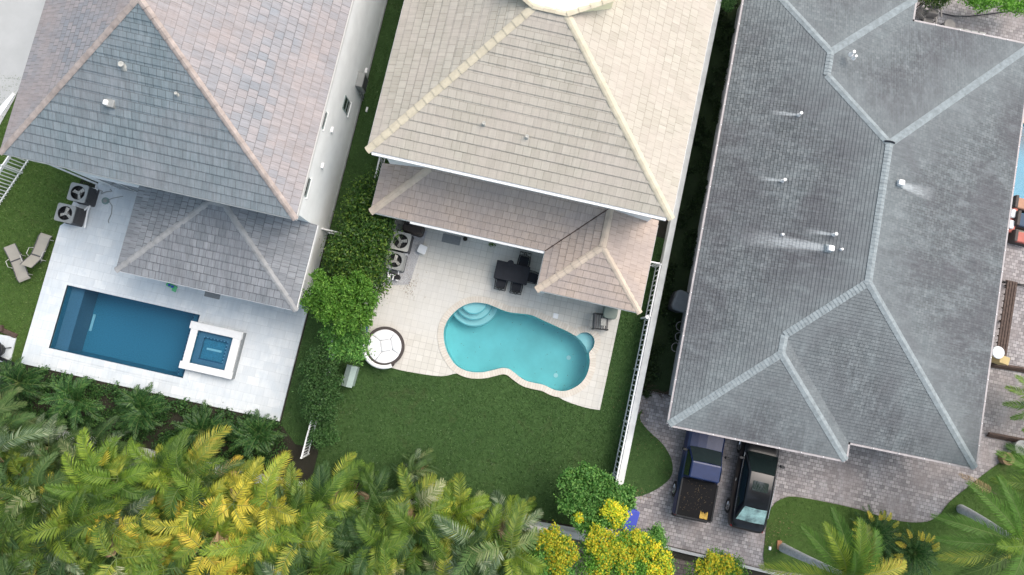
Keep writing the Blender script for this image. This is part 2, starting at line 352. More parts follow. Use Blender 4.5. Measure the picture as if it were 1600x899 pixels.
def sheet(name, outer, holes, z, mat, side=None):
    loops = [[Vector((x, y, 0)) for x, y in outer]] + [[Vector((x, y, 0)) for x, y in h] for h in holes]
    flat = [p for l in loops for p in l]; mb = MB(); F = []
    for t in tessellate_polygon(loops):
        A, B, C_ = (flat[k] for k in t)
        if (B - A).cross(C_ - A).z < 0: t = t[::-1]
        F.append(tuple(t))
    mb.mesh([(p.x, p.y, z) for p in flat], F)
    if side is not None:
        for li, l in enumerate(loops):
            n = len(l)
            for i in range(n):
                a, b = l[i], l[(i + 1) % n]; mb.mesh([(a.x, a.y, z), (b.x, b.y, z), (b.x, b.y, side), (a.x, a.y, side)], [(0, 1, 2, 3)])
    return mb.build(name, mat)
def smooth_loop(pts, k=4):
    "closed Catmull-Rom through the points"
    n = len(pts); out = []
    for i in range(n):
        p0, p1, p2, p3 = (np.array(pts[(i + j - 1) % n]) for j in range(4))
        for q in range(k):
            t = q / k; out.append(tuple(.5 * ((2 * p1) + (-p0 + p2) * t + (2 * p0 - 5 * p1 + 4 * p2 - p3) * t * t + (-p0 + 3 * p1 - 3 * p2 + p3) * t ** 3)))
    return out
def smooth_open(pts, k=4):
    out = []; n = len(pts)
    for i in range(n - 1):
        p0, p1, p2, p3 = (np.array(pts[min(max(i + j - 1, 0), n - 1)]) for j in range(4))
        for q in range(k):
            t = q / k; out.append(tuple(.5 * ((2 * p1) + (-p0 + p2) * t + (2 * p0 - 5 * p1 + 4 * p2 - p3) * t * t + (-p0 + 3 * p1 - 3 * p2 + p3) * t ** 3)))
    return out + [tuple(pts[-1])]
def offset_loop(pts, d):
    n = len(pts); out = []
    ar = sum(pts[i][0] * pts[(i + 1) % n][1] - pts[(i + 1) % n][0] * pts[i][1] for i in range(n)); sg = 1 if ar > 0 else -1
    for i in range(n):
        a = Vector(pts[i - 1]); b = Vector(pts[(i + 1) % n]); t = (b - a).normalized(); nn = Vector((t.y, -t.x)) * sg
        out.append((pts[i][0] + nn.x * d, pts[i][1] + nn.y * d))
    return out
def pip(x, y, poly):
    c = False; n = len(poly); j = n - 1
    for i in range(n):
        xi, yi = poly[i]; xj, yj = poly[j]
        if (yi > y) != (yj > y) and x < (xj - xi) * (y - yi) / (yj - yi) + xi: c = not c
        j = i
    return c

# ---------------------------------------------------------------- pools outline
PL = (-20.75, -4.45, -14.24, -1.38)                         # rectangular pool
z3 = lambda L, ox=650, oy=440, k=2.9975: gl([(ox + a / k, oy + b / k) for a, b in L], 0)
mp = [(130, 250), (138, 205), (165, 160), (215, 118), (270, 100), (330, 105), (375, 122), (430, 143), (480, 150), (540, 158), (600, 185), (660, 212), (710, 235), (748, 255),
      (768, 243), (800, 239), (825, 255), (835, 280), (828, 310), (810, 335), (813, 375), (805, 420), (785, 460), (750, 492), (700, 512), (650, 508), (600, 485), (555, 475), (510, 462), (470, 435), (440, 412), (405, 405), (360, 415), (310, 425), (250, 422), (195, 398), (160, 355), (138, 305)]
PM = smooth_loop(z3(mp), 4)
PR = [(22.6, 11.55), (27.5, 11.55), (27.5, 17), (22.6, 17)]
plh = [(PL[0], PL[1]), (PL[2], PL[1]), (PL[2], PL[3]), (PL[0], PL[3])]
SP = dict(x0=-14.35, x1=-11.93, y0=-3.98, y1=-1.72)           # raised spa

# ---------------------------------------------------------------- ground
struct(sheet('ground', [(-260, -260), (260, -260), (260, 260), (-260, 260)], [plh, PM, PR], 0, M['soil'], None))
struct(sheet('lawn', [(-28.5, -5.8), (-21.6, -5.8), (-21.6, 4), (-23.1, 8), (-26, 16), (-34, 10)], [], .03, M['grass_light']), 'stuff')
LAWN_STRIP = [(-9.25, -6.3), (-7.6, -6.3), (-6.5, 5), (-6.5, 24), (-9.25, 24)]
struct(sheet('side_lawn', LAWN_STRIP, [], .03, M['grass_dark']), 'stuff')
left = [(-7.2, -7.45), (7.0, -7.1), (7.0, 7.2), (5.42, 7.2), (5.42, 3.2)]
bot = smooth_open([(5.38, -1.62)] + gl([(915, 637), (880, 625), (850, 606), (820, 595), (795, 578), (765, 584), (740, 588), (718, 583), (690, 588), (650, 583), (612, 575), (575, 560)]), 3)
LAWN_M = left + bot + [(-7.2, -1.5)]
struct(sheet('back_lawn', LAWN_M, [], .03, M['grass_dark']), 'stuff')
PAT_M = [(5.42, 5.3), (-6.3, 5.3), (-6.55, 2.2), (-6.9, .2)] + bot[::-1] + [(5.40, 3.2)]
# patios
struct(sheet('white_patio', [(-21.88, -5.43), (-9.33, -5.43), (-9.33, 4.2), (-20.6, 4.2), (-20.9, 2.4), (-21.88, 1.3)], [plh], .10, M['patio_white'], 0))
struct(sheet('cream_patio', PAT_M, [offset_loop(PM, .05)], .07, M['patio_cream'], 0))
struct(sheet('driveway', [(6.93, -7.03), (16.5, -7.2), (30, -7), (30, 30), (6.93, 30)], [PR], .02, M['paver_grey'], 0))
struct(sheet('lower_road', [(5.0, -7.5), (30, -7.9), (30, -16), (5.0, -16)], [], .012, M['paver_brown'], 0))
la = smooth_loop(gl([(1003, 640), (1000, 655), (1012, 672), (1036, 695), (1050, 722), (1046, 748), (1015, 770), (980, 778), (962, 770), (962, 735), (985, 668)]), 4)
struct(sheet('curved_lawn', la, [], .045, M['grass_dark']), 'stuff')
lb = gl([(1192, 870), (1198, 815), (1207, 790), (1225, 778), (1250, 777), (1330, 793), (1395, 812), (1440, 816), (1465, 806), (1482, 785), (1510, 762), (1540, 738), (1575, 712), (1590, 690), (1640, 680), (1760, 700), (1780, 900), (1600, 960), (1300, 905), (1195, 888)])
LB = smooth_open(lb[:14], 4) + lb[14:]
struct(sheet('front_lawn', LB, [], .045, M['grass_light']), 'stuff')
struct(sheet('ground_cover', [g(1000, 607), g(1062, 621), (9.3, 30), (6.93, 30)], [], .04, M['cover_dark']), 'stuff')
struct(sheet('planting_bed', [(-29, -8.05), (-9.0, -8.0), (-8.0, -6.6), (-9.33, -5.46), (-21.9, -5.46), (-22.2, -5.9), (-29, -5.9)], [], .05, M['mulch']))
struct(sheet('gravel_bed', gl([(622, 350), (668, 362), (655, 400), (640, 445), (600, 447), (598, 400)]), [], .085, M['gravel'], 0))
struct(sheet('road', [g(-20, 209), g(0, 198), g(24, 155), g(120, -60), (-30, 60), (-80, 60), (-80, 0)], [], .06, M['concrete']))
mb = MB(); a, b = g(-20, 216), g(26, 150); mb.prism([a, b, (b[0] - .12, b[1] + .10), (a[0] - .40, a[1] + .28)], 0, .14); struct(mb.build('kerb', M['white_paint']))
mb = MB(); mb.prism([(6.95, -7.20), (16.2, -7.34), (16.2, -7.22), (6.95, -7.08)], 0, .12); struct(mb.build('kerb', M['concrete']))

def blades(name, poly, dens, mat, hole=None, hgt=.05):
    xs = [p[0] for p in poly]; ys = [p[1] for p in poly]; rs = np.random.RandomState(len(name))
    n = int((max(xs) - min(xs)) * (max(ys) - min(ys)) * dens); P = rs.rand(n, 2) * [max(xs) - min(xs), max(ys) - min(ys)] + [min(xs), min(ys)]
    v = []; f = []
    for x, y in P:
        if not pip(x, y, poly): continue
        a = rs.rand() * 6.283; w = .012 + .014 * rs.rand(); h = hgt * (.5 + rs.rand()); l = .05 * rs.randn(2)
        c, s_ = math.cos(a) * w, math.sin(a) * w; k = len(v)
        v += [(x - c, y - s_, .03), (x + c, y + s_, .03), (x + l[0], y + l[1], .03 + h)]; f.append((k, k + 1, k + 2))
    me = bpy.data.meshes.new(name); me.from_pydata(v, [], f); me.materials.append(mat)
    o = bpy.data.objects.new(name, me); col.objects.link(o); struct(o, 'stuff')
blades('lawn_grass', LAWN_M, 260, M['blade_dark'])
blades('side_grass', LAWN_STRIP, 200, M['blade_dark'])
blades('bright_grass', [(-28.5, -5.8), (-21.95, -5.8), (-21.95, 1.3), (-20.8, 3), (-22, 8), (-30, 8)], 260, M['blade_light'])
blades('front_grass', LB, 200, M['blade_light'])
blades('curved_grass', la, 240, M['blade_dark'])

# ---------------------------------------------------------------- pools
def wall_loop(mb, poly, z0, z1):
    n = len(poly)
    for i in range(n):
        a, b = poly[i], poly[(i + 1) % n]; mb.mesh([(*a, z0), (*b, z0), (*b, z1), (*a, z1)], [(0, 1, 2, 3)])
p = empty('swimming_pool', 'rectangular dark blue pool set in the white patio', 'swimming pool', (-17.5, -2.9, 0))
def sub(o, p): o.parent = p; o.matrix_parent_inverse = Matrix.Translation(-Vector(p.location)); return o
mb = MB(); wall_loop(mb, plh, -1.5, .10); mb.mesh([(x, y, -1.5) for x, y in plh], [(0, 1, 2, 3)]); sub(mb.build('basin', M['pool_blue']), p)
mb = MB(); mb.box(PL[0] + .003, PL[1] + .003, -1.49, PL[0] + .62, PL[3] - .003, -.35); sub(mb.build('sun_shelf', M['pool_shelf']), p)
mb = MB(); mb.box(PL[2] - .62, PL[1] + .003, -1.49, PL[2] - .003, PL[3] - .003, -.6); sub(mb.build('bench', M['pool_blue']), p)
for dx in (-.62, -.38):
    mb = MB(); mb.box(PL[2] + dx, PL[1] + .05, -.6, PL[2] + dx + .05, PL[3] - .05, -.585)
    sub(mb.build('dotted_trim', M['pool_trim']), p)
mb = MB(); q = g(149, 507, -1.5); mb.rbox(q[0] - .15, q[1] + .05, .12, .85, -1.49, -1.45, .03, R(0), 3, .01); sub(mb.build('drain_cover', M['pool_step']), p)
mb = MB(); mb.mesh([(x, y, -.03) for x, y in plh], [(0, 1, 2, 3)]); sub(mb.build('water', M['water_deep']), p)
mb = MB()
for (x0, y0, x1, y1) in ((PL[0] - .3, PL[1] - .3, PL[2] + .3, PL[1]), (PL[0] - .3, PL[3], PL[2] + .3, PL[3] + .3), (PL[0] - .3, PL[1], PL[0], PL[3]), ):
    mb.box(x0, y0, .02, x1, y1, .125)
mb.box(PL[2], PL[1], .02, PL[2] + .25, SP['y0'] + .02, .125); mb.box(PL[2], SP['y1'], .02, PL[2] + .25, PL[3], .125)
sub(mb.build('coping', M['patio_white']), p)
# spa
S_ = SP; p = empty('raised_spa', 'small square spa with thick white stone rim at pool end', 'hot tub', (-13.1, -2.9, 0))
mb = MB(); xi0, xi1, yi0, yi1 = S_['x0'] + .36, S_['x1'] - .38, S_['y0'] + .34, S_['y1'] - .36
mb.box(S_['x0'] + .02, S_['y0'] + .03, .1, xi0 - .02, S_['y1'] - .03, .40); mb.box(xi1 + .02, S_['y0'] + .03, .1, S_['x1'] + .06, S_['y1'] - .03, .40)
mb.box(xi0 - .02, S_['y0'] + .03, .1, xi1 + .02, yi0 - .02, .40); mb.box(xi0 - .02, yi1 + .02, .1, xi1 + .02, S_['y1'] - .03, .40)
sub(mb.build('side_wall', M['spa_side']), p)
mb = MB(); mb.rbox((S_['x0'] + S_['x1']) / 2 - .02, yi1 + .18, S_['x1'] - S_['x0'] + .1, .36, .40, .50, .02); mb.rbox((S_['x0'] + S_['x1']) / 2 - .02, yi0 - .17, S_['x1'] - S_['x0'] + .1, .34, .40, .50, .02)
mb.rbox(xi0 - .17, (yi0 + yi1) / 2, .34, yi1 - yi0 + .0, .40, .495, .01); mb.rbox(xi1 + .19, (yi0 + yi1) / 2, .38, yi1 - yi0, .40, .495, .01)
sub(mb.build('stone_rim', M['spa_stone']), p)
mb = MB(); wall_loop(mb, [(xi0, yi0), (xi1, yi0), (xi1, yi1), (xi0, yi1)], .11, .45); mb.mesh([(xi0, yi0, .11), (xi1, yi0, .11), (xi1, yi1, .11), (xi0, yi1, .11)], [(0, 1, 2, 3)]); sub(mb.build('basin', M['pool_blue']), p)
mb = MB(); e = .002
mb.box(xi0 + e, yi0 + e, .115, xi0 + .28, yi1 - e, .26); mb.box(xi1 - .28, yi0 + e, .115, xi1 - e, yi1 - e, .26); mb.box(xi0 + .28, yi0 + e, .115, xi1 - .28, yi0 + .28, .26); mb.box(xi0 + .28, yi1 - .28, .115, xi1 - .28, yi1 - e, .26)
sub(mb.build('seat', M['pool_shelf']), p)
mb = MB(); mb.box(xi0 + .25, yi0 + .24, .26, xi1 - .24, yi0 + .29, .268); mb.box(xi0 + .25, yi1 - .29, .26, xi1 - .24, yi1 - .24, .268); mb.box(xi1 - .29, yi0 + .29, .26, xi1 - .24, yi1 - .29, .268)
sub(mb.build('dotted_trim', M['pool_trim']), p)
mb = MB(); mb.rbox((xi0 + xi1) / 2, (yi0 + yi1) / 2, .72, .1, .112, .15, .03, 0, 3, .01); sub(mb.build('drain_cover', M['pool_step']), p)
mb = MB(); mb.mesh([(xi0, yi0, .37), (xi1, yi0, .37), (xi1, yi1, .37), (xi0, yi1, .37)], [(0, 1, 2, 3)]); sub(mb.build('water', M['water_deep']), p)
# kidney pool
cM = g(800, 545); p = empty('swimming_pool', 'curved turquoise pool with brick coping and round entry steps', 'swimming pool', (*cM, 0))
mb = MB(); wall_loop(mb, PM, -1.35, .07); sub(mb.build('pool_wall', M['pool_plaster']), p)
fl = sheet('pool_floor', PM, [], -1.35, M['pool_plaster']); sub(fl, p)
stc = g(650 + 272 / 2.9975, 440 + 88 / 2.9975)
def disc_in(name, c, r, z0, z1, mat, trim=None):
    poly = [(c[0] + r * math.cos(2 * math.pi * k / 48), c[1] + r * math.sin(2 * math.pi * k / 48)) for k in range(48)]
    mb = MB(); mb.prism(poly, z0, z1); sub(mb.build(name, mat), p)
disc_in('step', stc, 1.24, -1.34, -.75, M['pool_step']); disc_in('step', stc, .93, -.75, -.48, M['pool_step']); disc_in('step', stc, .66, -.48, -.2, M['pool_step'])
for r, z in ((1.24, -.75), (.93, -.48), (.66, -.2)):
    mb = MB(); mb.ring(stc[0], stc[1], z - .02, r - .045, r + .004, .026, 60); sub(mb.build('step_trim', M['trim_step']), p)
alc = z3([(748, 255), (768, 243), (800, 239), (825, 255), (835, 280), (828, 310), (810, 335), (795, 305), (775, 277)])
mb = MB(); mb.prism(offset_loop(alc, -.003), -1.34, -.25); sub(mb.build('ledge', M['pool_step']), p)
for (a, b) in ((715, 357), (655, 440)):
    q = g(650 + a / 2.9975, 440 + b / 2.9975, -1.3); mb = MB(); mb.cyl(q[0], q[1], -1.349, -1.31, .11, 20); sub(mb.build('main_drain', M['cushion']), p)
sub(sheet('water', PM, [], -.07, M['water_aqua']), p)
mb = MB(); out = offset_loop(PM, .30); n = len(PM); L = 0
for i in range(n):
    j = (i + 1) % n; d = (Vector(out[j]) - Vector(out[i])).length * .5 + (Vector(PM[j]) - Vector(PM[i])).length * .5
    mb.face([(*PM[i], .105), (*PM[j], .105), (*out[j], .095), (*out[i], .095)], [(L, .1), (L + d, .1), (L + d, .9), (L, .9)])
    mb.face([(*PM[j], .105), (*PM[i], .105), (*PM[i], .0), (*PM[j], .0)], [(L + d, .1), (L, .1), (L, .2), (L + d, .2)])
    mb.face([(*out[i], .095), (*out[j], .095), (*out[j], .0), (*out[i], .0)], [(L, .9), (L + d, .9), (L + d, .8), (L, .8)])
    L += d
sub(mb.build('coping', M['coping']), p)
# far right pool
p = empty('swimming_pool', 'neighbouring pool just showing at the right edge past grey roof', 'swimming pool', (25, 14, 0))
mb = MB(); wall_loop(mb, PR, -1.4, .02); mb.mesh([(x, y, -1.4) for x, y in PR], [(0, 1, 2, 3)]); sub(mb.build('basin', M['pool_plaster']), p)
mb = MB(); mb.mesh([(x, y, -.08) for x, y in PR], [(0, 1, 2, 3)]); sub(mb.build('water', water_mat('blue_water', (.22, .62, .78))), p)
mb = MB(); x0, y0, x1, y1 = PR[0][0], PR[0][1], PR[2][0], PR[2][1]
mb.box(x0 - .3, y0 - .3, .02, x1 + .3, y0, .08); mb.box(x0 - .3, y1, .02, x1 + .3, y1 + .3, .08); mb.box(x0 - .3, y0, .02, x0, y1, .08); mb.box(x1, y0, .02, x1 + .3, y1, .08)
sub(mb.build('coping', M['ridge_tan']), p)

# ---------------------------------------------------------------- houses
def clip(poly, nx, ny, c, keep_less):
    out = []; n = len(poly)
    def d(p): return (p[0] * nx + p[1] * ny - c) * (1 if keep_less else -1)
    for i in range(n):
        a, b = poly[i], poly[(i + 1) % n]; da, db = d(a), d(b)
        if da <= 0: out.append(a)
        if da * db < 0: t = da / (da - db); out.append((a[0] + (b[0] - a[0]) * t, a[1] + (b[1] - a[1]) * t))
    return out
def facet(mb, poly, eave, inward, z0, pitch, course, step=.024, shade=0):
    ix, iy = inward; L = math.sqrt(1 + pitch * pitch)
    ux, uy = iy, -ix
    nrm = Vector((-ix * pitch, -iy * pitch, 1)).normalized()
    hmax = max((p[0] - eave[0]) * ix + (p[1] - eave[1]) * iy for p in poly)
    k = 0
    c0 = eave[0] * ix + eave[1] * iy
    while k * course / L < hmax - 1e-4:
        h0, h1 = k * course / L, (k + 1) * course / L
        q = clip(clip(poly, ix, iy, c0 + h1, True), ix, iy, c0 + h0, False)
        if len(q) >= 3:
            pts = []; uvs = []
            jit = random.uniform(-.003, .003)
            for x, y in q:
                h = (x - eave[0]) * ix + (y - eave[1]) * iy; u = (x - eave[0]) * ux + (y - eave[1]) * uy
                off = step * (1 - (h - h0) / (h1 - h0)) + jit
                P3 = Vector((x, y, z0 + pitch * h)) + nrm * off
                pts.append(P3); uvs.append((u + 50, h * L + 1e-4))
            nn = (pts[1] - pts[0]).cross(pts[2] - pts[0])
            if nn.z < 0: pts.reverse(); uvs.reverse()
            mb.face(pts, uvs)
            lo = [(x, y) for x, y in q if abs((x - eave[0]) * ix + (y - eave[1]) * iy - h0) < 1e-4]
            if len(lo) >= 2:
                lo.sort(key=lambda p: p[0] * ux + p[1] * uy); a, b = lo[0], lo[-1]
                P = lambda x, y, o: Vector((x, y, z0 + pitch * h0)) + nrm * o
                ua = (a[0] - eave[0]) * ux + (a[1] - eave[1]) * uy + 50; ub = (b[0] - eave[0]) * ux + (b[1] - eave[1]) * uy + 50
                mb.face([P(*a, step), P(*b, step), P(*b, -.01), P(*a, -.01)], [(ua, h0 * L + .001), (ub, h0 * L + .001), (ub, h0 * L - .003), (ua, h0 * L - .003)])
        k += 1
def caps(mb, a, b, w=.125, seg=.38, h=.05, lift=.015):
    a = Vector(a); b = Vector(b); n = max(1, round((b - a).length / seg)); d = (b - a) / n; dn = d.normalized()
    s = dn.cross(Vector((0, 0, 1))).normalized(); up = s.cross(dn)
    for i in range(n):
        p0 = a + d * i - d * .06; p1 = a + d * (i + 1) + d * .02; rows = []
        for P, e in ((p0, .022), (p1, 0)):
            P = P + up * (lift + e); ww = w + e * .5
            rows.append([P + s * ww - up * h * .95 * (1 + e), P + s * ww * .62 - up * .012, P + up * h * .3, P - s * ww * .62 - up * .012, P - s * ww - up * h * .95 * (1 + e)])
        v = rows[0] + rows[1]; f = [(q, q + 1, q + 6, q + 5) for q in range(4)] + [(0, 1, 2, 3, 4)[::-1]]
        bot = [x - up * .03 for x in rows[0]]; v += bot; f += [(q, q + 1, 11 + q, 10 + q)[::-1] for q in range(4)]
        mb.mesh(v, f)
def caps_flat(mb, a, b, w=.2, seg=.16, fold=.05):
    a = Vector(a); b = Vector(b); n = max(1, round((b - a).length / seg)); d = (b - a) / n; dn = d.normalized()
    s = dn.cross(Vector((0, 0, 1))).normalized(); up = s.cross(dn)
    for i in range(n):
        p0 = a + d * i; p1 = a + d * (i + 1); v = []
        for P, e in ((p0, .03), (p1, .012)):
            P = P + up * (.02 + e); v += [P + s * w - up * fold, P, P - s * w - up * fold]
        lo = [x - up * .03 for x in v[:3]]
        mb.mesh(v + lo, [(0, 1, 4, 3), (1, 2, 5, 4), (0, 6, 7, 1), (1, 7, 8, 2)])
def fascia(mb, pts, z, t=.03, h=.2, closed=False):
    n = len(pts)
    for i in range(n if closed else n - 1):
        a = Vector(pts[i]); b = Vector(pts[(i + 1) % n]); d = (b - a).normalized(); nn = Vector((d.y, -d.x)) * t
        q = [(a.x, a.y), (b.x, b.y), (b.x + nn.x, b.y + nn.y), (a.x + nn.x, a.y + nn.y)]
        mb.prism(q, z - h, z)
def chimney_vent(parent, x, y, z, r=.07, h=.25, mat='ac_metal', kind='vent_pipe', label=None):
    mb = MB(); mb.tube([(x, y, z - .1), (x, y, z + h)], r, 14); mb.ring(x, y, z + h - .01, r * .55, r * 1.15, .03, 14); mb.cyl(x, y, z - .08, z + .05, r * 1.9, 14, r * 1.1)
    return mb.build(kind, M[mat], parent)
def wallbox(mb, x0, y0, x1, y1, z0, z1): mb.box(x0, y0, z0, x1, y1, z1)

# --- left house
hl = empty('two_storey_house', 'tall white house with blue-grey hipped tile roof beside the rectangular pool', 'house')
mb = MB(); mb.box(-20.5, 3.72, 0, -9.3, 24, 6.15); mb.box(-9.6, .25, .1, -9.3, 3.72, 2.9)
mb.build('wall', M['stucco'], hl)
mb = MB(); mb.box(-9.296, 4.0, .02, -9.28, 24, .25); mb.build('wall_base', M['stucco_grey'], hl)
e0, e1, s0, s1, z0, za = -20.92, -8.95, 3.36, 24.4, 6.2, 10.0; ax, ay = -14.93, 9.28; ps = (za - z0) / (ay - s0); pw = (za - z0) / (ax - e0)
mb = MB()
facet(mb, [(e0, s0), (e1, s0), (ax, ay)], (e0, s0), (0, 1), z0, ps, .37)
rf = mb.build('roof', M['roof_bluegrey'], hl); mb = MB()
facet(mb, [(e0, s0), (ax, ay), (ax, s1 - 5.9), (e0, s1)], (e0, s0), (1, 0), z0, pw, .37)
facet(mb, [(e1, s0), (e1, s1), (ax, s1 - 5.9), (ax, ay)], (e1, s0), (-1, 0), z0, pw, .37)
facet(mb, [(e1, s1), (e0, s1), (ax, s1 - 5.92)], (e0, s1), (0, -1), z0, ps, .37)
mb.build('side_slopes', M['roof_warm_lit'], rf)
mb = MB(); caps(mb, (e1, s0, z0), (ax, ay, za)); caps(mb, (ax, ay, za), (ax, s1 - 5.9, za)); caps(mb, (e0, s0, z0), (ax, ay, za)); caps(mb, (e1, s1, z0), (ax, s1 - 5.9, za)); caps(mb, (e0, s1, z0), (ax, s1 - 5.9, za)); mb.build('ridge_caps', M['ridge_warm'], rf)
mb = MB(); fascia(mb, [(e0, s0), (e1, s0), (e1, s1), (e0, s1)], z0 - .01, closed=True); mb.mesh([(e0, s0, z0 - .17), (e1, s0, z0 - .17), (e1, s1, z0 - .17), (e0, s1, z0 - .17)], [(3, 2, 1, 0)]); mb.build('fascia', M['fascia'], rf)
for (a, b, rr, hh, mt) in ((182, 95, .09, .18, 'ac_beige'), (271, 143, .05, .15, 'ac_beige')):
    zz = 7.6; q = g(a, b, zz); zz = z0 + ps * (q[1] - s0); q = g(a, b, zz + hh); zz = z0 + ps * (q[1] - s0); chimney_vent(rf, q[0], q[1], zz, rr, hh, mt)
q = g(184, 170, 7.3); zz = z0 + ps * (q[1] - s0); mb = MB(); mb.rbox(q[0] + .02, q[1], .36, .30, zz - .12, zz + .12, .04); mb.build('roof_vent', M['ac_metal'], rf)
mb = MB(); mb.rbox(q[0] - .09, q[1] - .02, .16, .2, zz + .12, zz + .2, .04); mb.build('roof_vent', M['white_paint'], rf)
# porch roof
a0, a1, b0, b1, pz, pp = -17.05, -9.0, -.17, 3.72, 3.0, .345
cxl, cxr, cy = -13.32, -12.66, 3.52
mb = MB()
facet(mb, [(a0, b0), (a1, b0), (cxr, cy), (cxl, cy)], (a0, b0), (0, 1), pz, pp, .37)
facet(mb, [(a0, b0), (cxl, cy), (cxl, b1), (a0, b1)], (a0, b0), (1, 0), pz, pp, .37)
facet(mb, [(a1, b0), (a1, b1), (cxr, b1), (cxr, cy)], (a1, b0), (-1, 0), pz, pp, .37)
pr = mb.build('porch_roof', M['roof_porch'], hl); zt = pz + pp * 3.69
mb = MB(); caps(mb, (a0, b0, pz), (cxl, cy, zt), .13); caps(mb, (a1, b0, pz), (cxr, cy, zt), .13); caps(mb, (cxl, cy, zt), (cxr, cy, zt), .13, h=.09); mb.build('ridge_caps', M['ridge_grey'], pr)
mb = MB(); fascia(mb, [(a0, b1), (a0, b0), (a1, b0), (a1, b1)], pz - .01, h=.22); mb.mesh([(a0, b0, pz - .2), (a1, b0, pz - .2), (a1, b1, pz - .2), (a0, b1, pz - .2)], [(3, 2, 1, 0)]); mb.build('fascia', M['white_paint'], pr)
for x in (-16.7, -13.2): mb = MB(); mb.rbox(x, .2, .34, .34, .1, 2.8, .03); mb.build('porch_column', M['stucco'], hl)
# east wall windows
XW = -9.3
def win_at(px, py, w, h):
    q = gx(px, py, XW); y0, y1, zb, zt_ = q[1] - w / 2, q[1] + w / 2, q[2] - h / 2, q[2] + h / 2; x = XW; t = .045
    mb = MB(); mb.box(x - .02, y0, zb, x + .03, y1, zb + t); mb.box(x - .02, y0, zt_ - t, x + .03, y1, zt_); mb.box(x - .02, y0, zb + t, x + .03, y0 + t, zt_ - t); mb.box(x - .02, y1 - t, zb + t, x + .03, y1, zt_ - t)
    mb.box(x - .02, y0 + t, (zb + zt_) / 2 - .02, x + .025, y1 - t, (zb + zt_) / 2 + .02)
    w_ = mb.build('window', M['window_green'], hl); mb = MB(); mb.box(x - .02, y0 + t, zb + t, x + .012, y1 - t, zt_ - t); mb.build('pane', M['glass'], w_)
    mb = MB(); mb.box(x - .02, y0 - .06, zb - .09, x + .07, y1 + .06, zb - .003); mb.build('sill', M['white_paint'], w_)
win_at(504, 185, .72, .75); win_at(541, 165, .62, 1.0); win_at(477.5, 291, .80, .75)
q = gx(560, 128, XW); mb = MB(); mb.box(XW, q[1] - .35, q[2] - .45, XW + .32, q[1] + .35, q[2] + .4); eb = mb.build('meter_box', M['ac_metal'], hl)
mb = MB(); mb.box(XW + .32, q[1] - .28, q[2] - .38, XW + .335, q[1] + .28, q[2] + .32); mb.build('panel_door', M['dark_grey'], eb)
mb = MB(); mb.tube([(XW + .08, q[1] - .25, q[2] - .4), (XW + .08, q[1] - .3, .1)], .04); mb.tube([(XW + .08, q[1] - .42, q[2] - .2), (XW + .08, q[1] - .45, .1)], .03); mb.build('conduit', M['ac_metal'], eb)
for (a, b) in ((518, 203), (503, 259), (571, 111)):
    q = gx(a, b, XW); mb = MB(); mb.box(XW, q[1] - .12, q[2] - .1, XW + .1, q[1] + .12, q[2] + .1); mb.build('wall_vent', M['white_paint'], hl)
mb = MB(); mb.tube([(-20.6, 3.6, 6.0), (-20.75, 3.62, 5.6), (-20.62, 3.64, 5.2), (-20.62, 3.64, .3), (-20.7, 3.45, .12)], .05); mb.build('downspout', M['white_paint'], hl)
mb = MB(); mb.box(-19.6, 3.69, .12, -17.6, 3.725, 2.2); dd = mb.build('glass_door', M['glass'], hl)
mb = MB(); mb.box(-19.7, 3.67, .1, -19.6, 3.73, 2.3); mb.box(-17.6, 3.67, .1, -17.5, 3.73, 2.3); mb.box(-19.6, 3.67, 2.2, -17.6, 3.73, 2.3); mb.box(-18.63, 3.67, .12, -18.57, 3.72, 2.2); mb.build('frame', M['white_paint'], dd)

# --- middle house
hm = empty('two_storey_house', 'cream-roofed house in the middle with flat pale roof top', 'house')
mb = MB(); mb.box(-6.5, 7.08, 0, 5.25, 24, 6.15); mb.box(-6.5, 5.2, 0, 5.32, 7.08, 2.9); mb.box(4.3, 3.4, 0, 5.32, 5.2, 2.9)
mb.build('wall', M['stucco'], hm)
e0, e1, s0, s1, z0, za = -6.86, 5.62, 6.70, 25, 6.2, 9.0; x0, x1, y1 = -1.5, -.22, 12.6; rs_ = (za - z0)
mb = MB()
facet(mb, [(e0, s0), (e1, s0), (x1, y1), (x0, y1)], (e0, s0), (0, 1), z0, rs_ / (y1 - s0), .39)
facet(mb, [(e0, s0), (x0, y1), (x0, s1 - 5.9), (e0, s1)], (e0, s0), (1, 0), z0, rs_ / (x0 - e0), .39)
facet(mb, [(e1, s0), (e1, s1), (x1, s1 - 5.9), (x1, y1)], (e1, s0), (-1, 0), z0, rs_ / (e1 - x1), .39)
facet(mb, [(e1, s1), (e0, s1), (x0, s1 - 5.9), (x1, s1 - 5.9)], (e0, s1), (0, -1), z0, rs_ / 5.9, .39)
rf = mb.build('roof', M['roof_cream'], hm)
mb = MB()
dk = [(-1.5, 12.62), (-.22, 12.62), (1.35, 13.6), (1.35, 18.8), (-2.7, 18.8), (-2.7, 13.3)]
for a, b in (((e0, s0, z0), (x0, y1, za)), ((e1, s0, z0), (x1, y1, za)), ((e1, s1, z0), (x1, s1 - 5.9, za)), ((e0, s1, z0), (x0, s1 - 5.9, za))): caps(mb, a, b, .15, .45)
for i in range(6):
    a, b = dk[i], dk[(i + 1) % 6]; caps(mb, (*a, 9.05), (*b, 9.05), .10, .45, .03, .005)
mb.build('ridge_caps', M['ridge_cream'], rf)
mb = MB(); mb.prism(dk, 9.0, 9.045); mb.build('flat_top', M['deck_cream'], rf)
mb = MB(); mb.prism(dk, 8.1, 8.998); mb.build('flat_top_side', M['deck_cream'], rf)
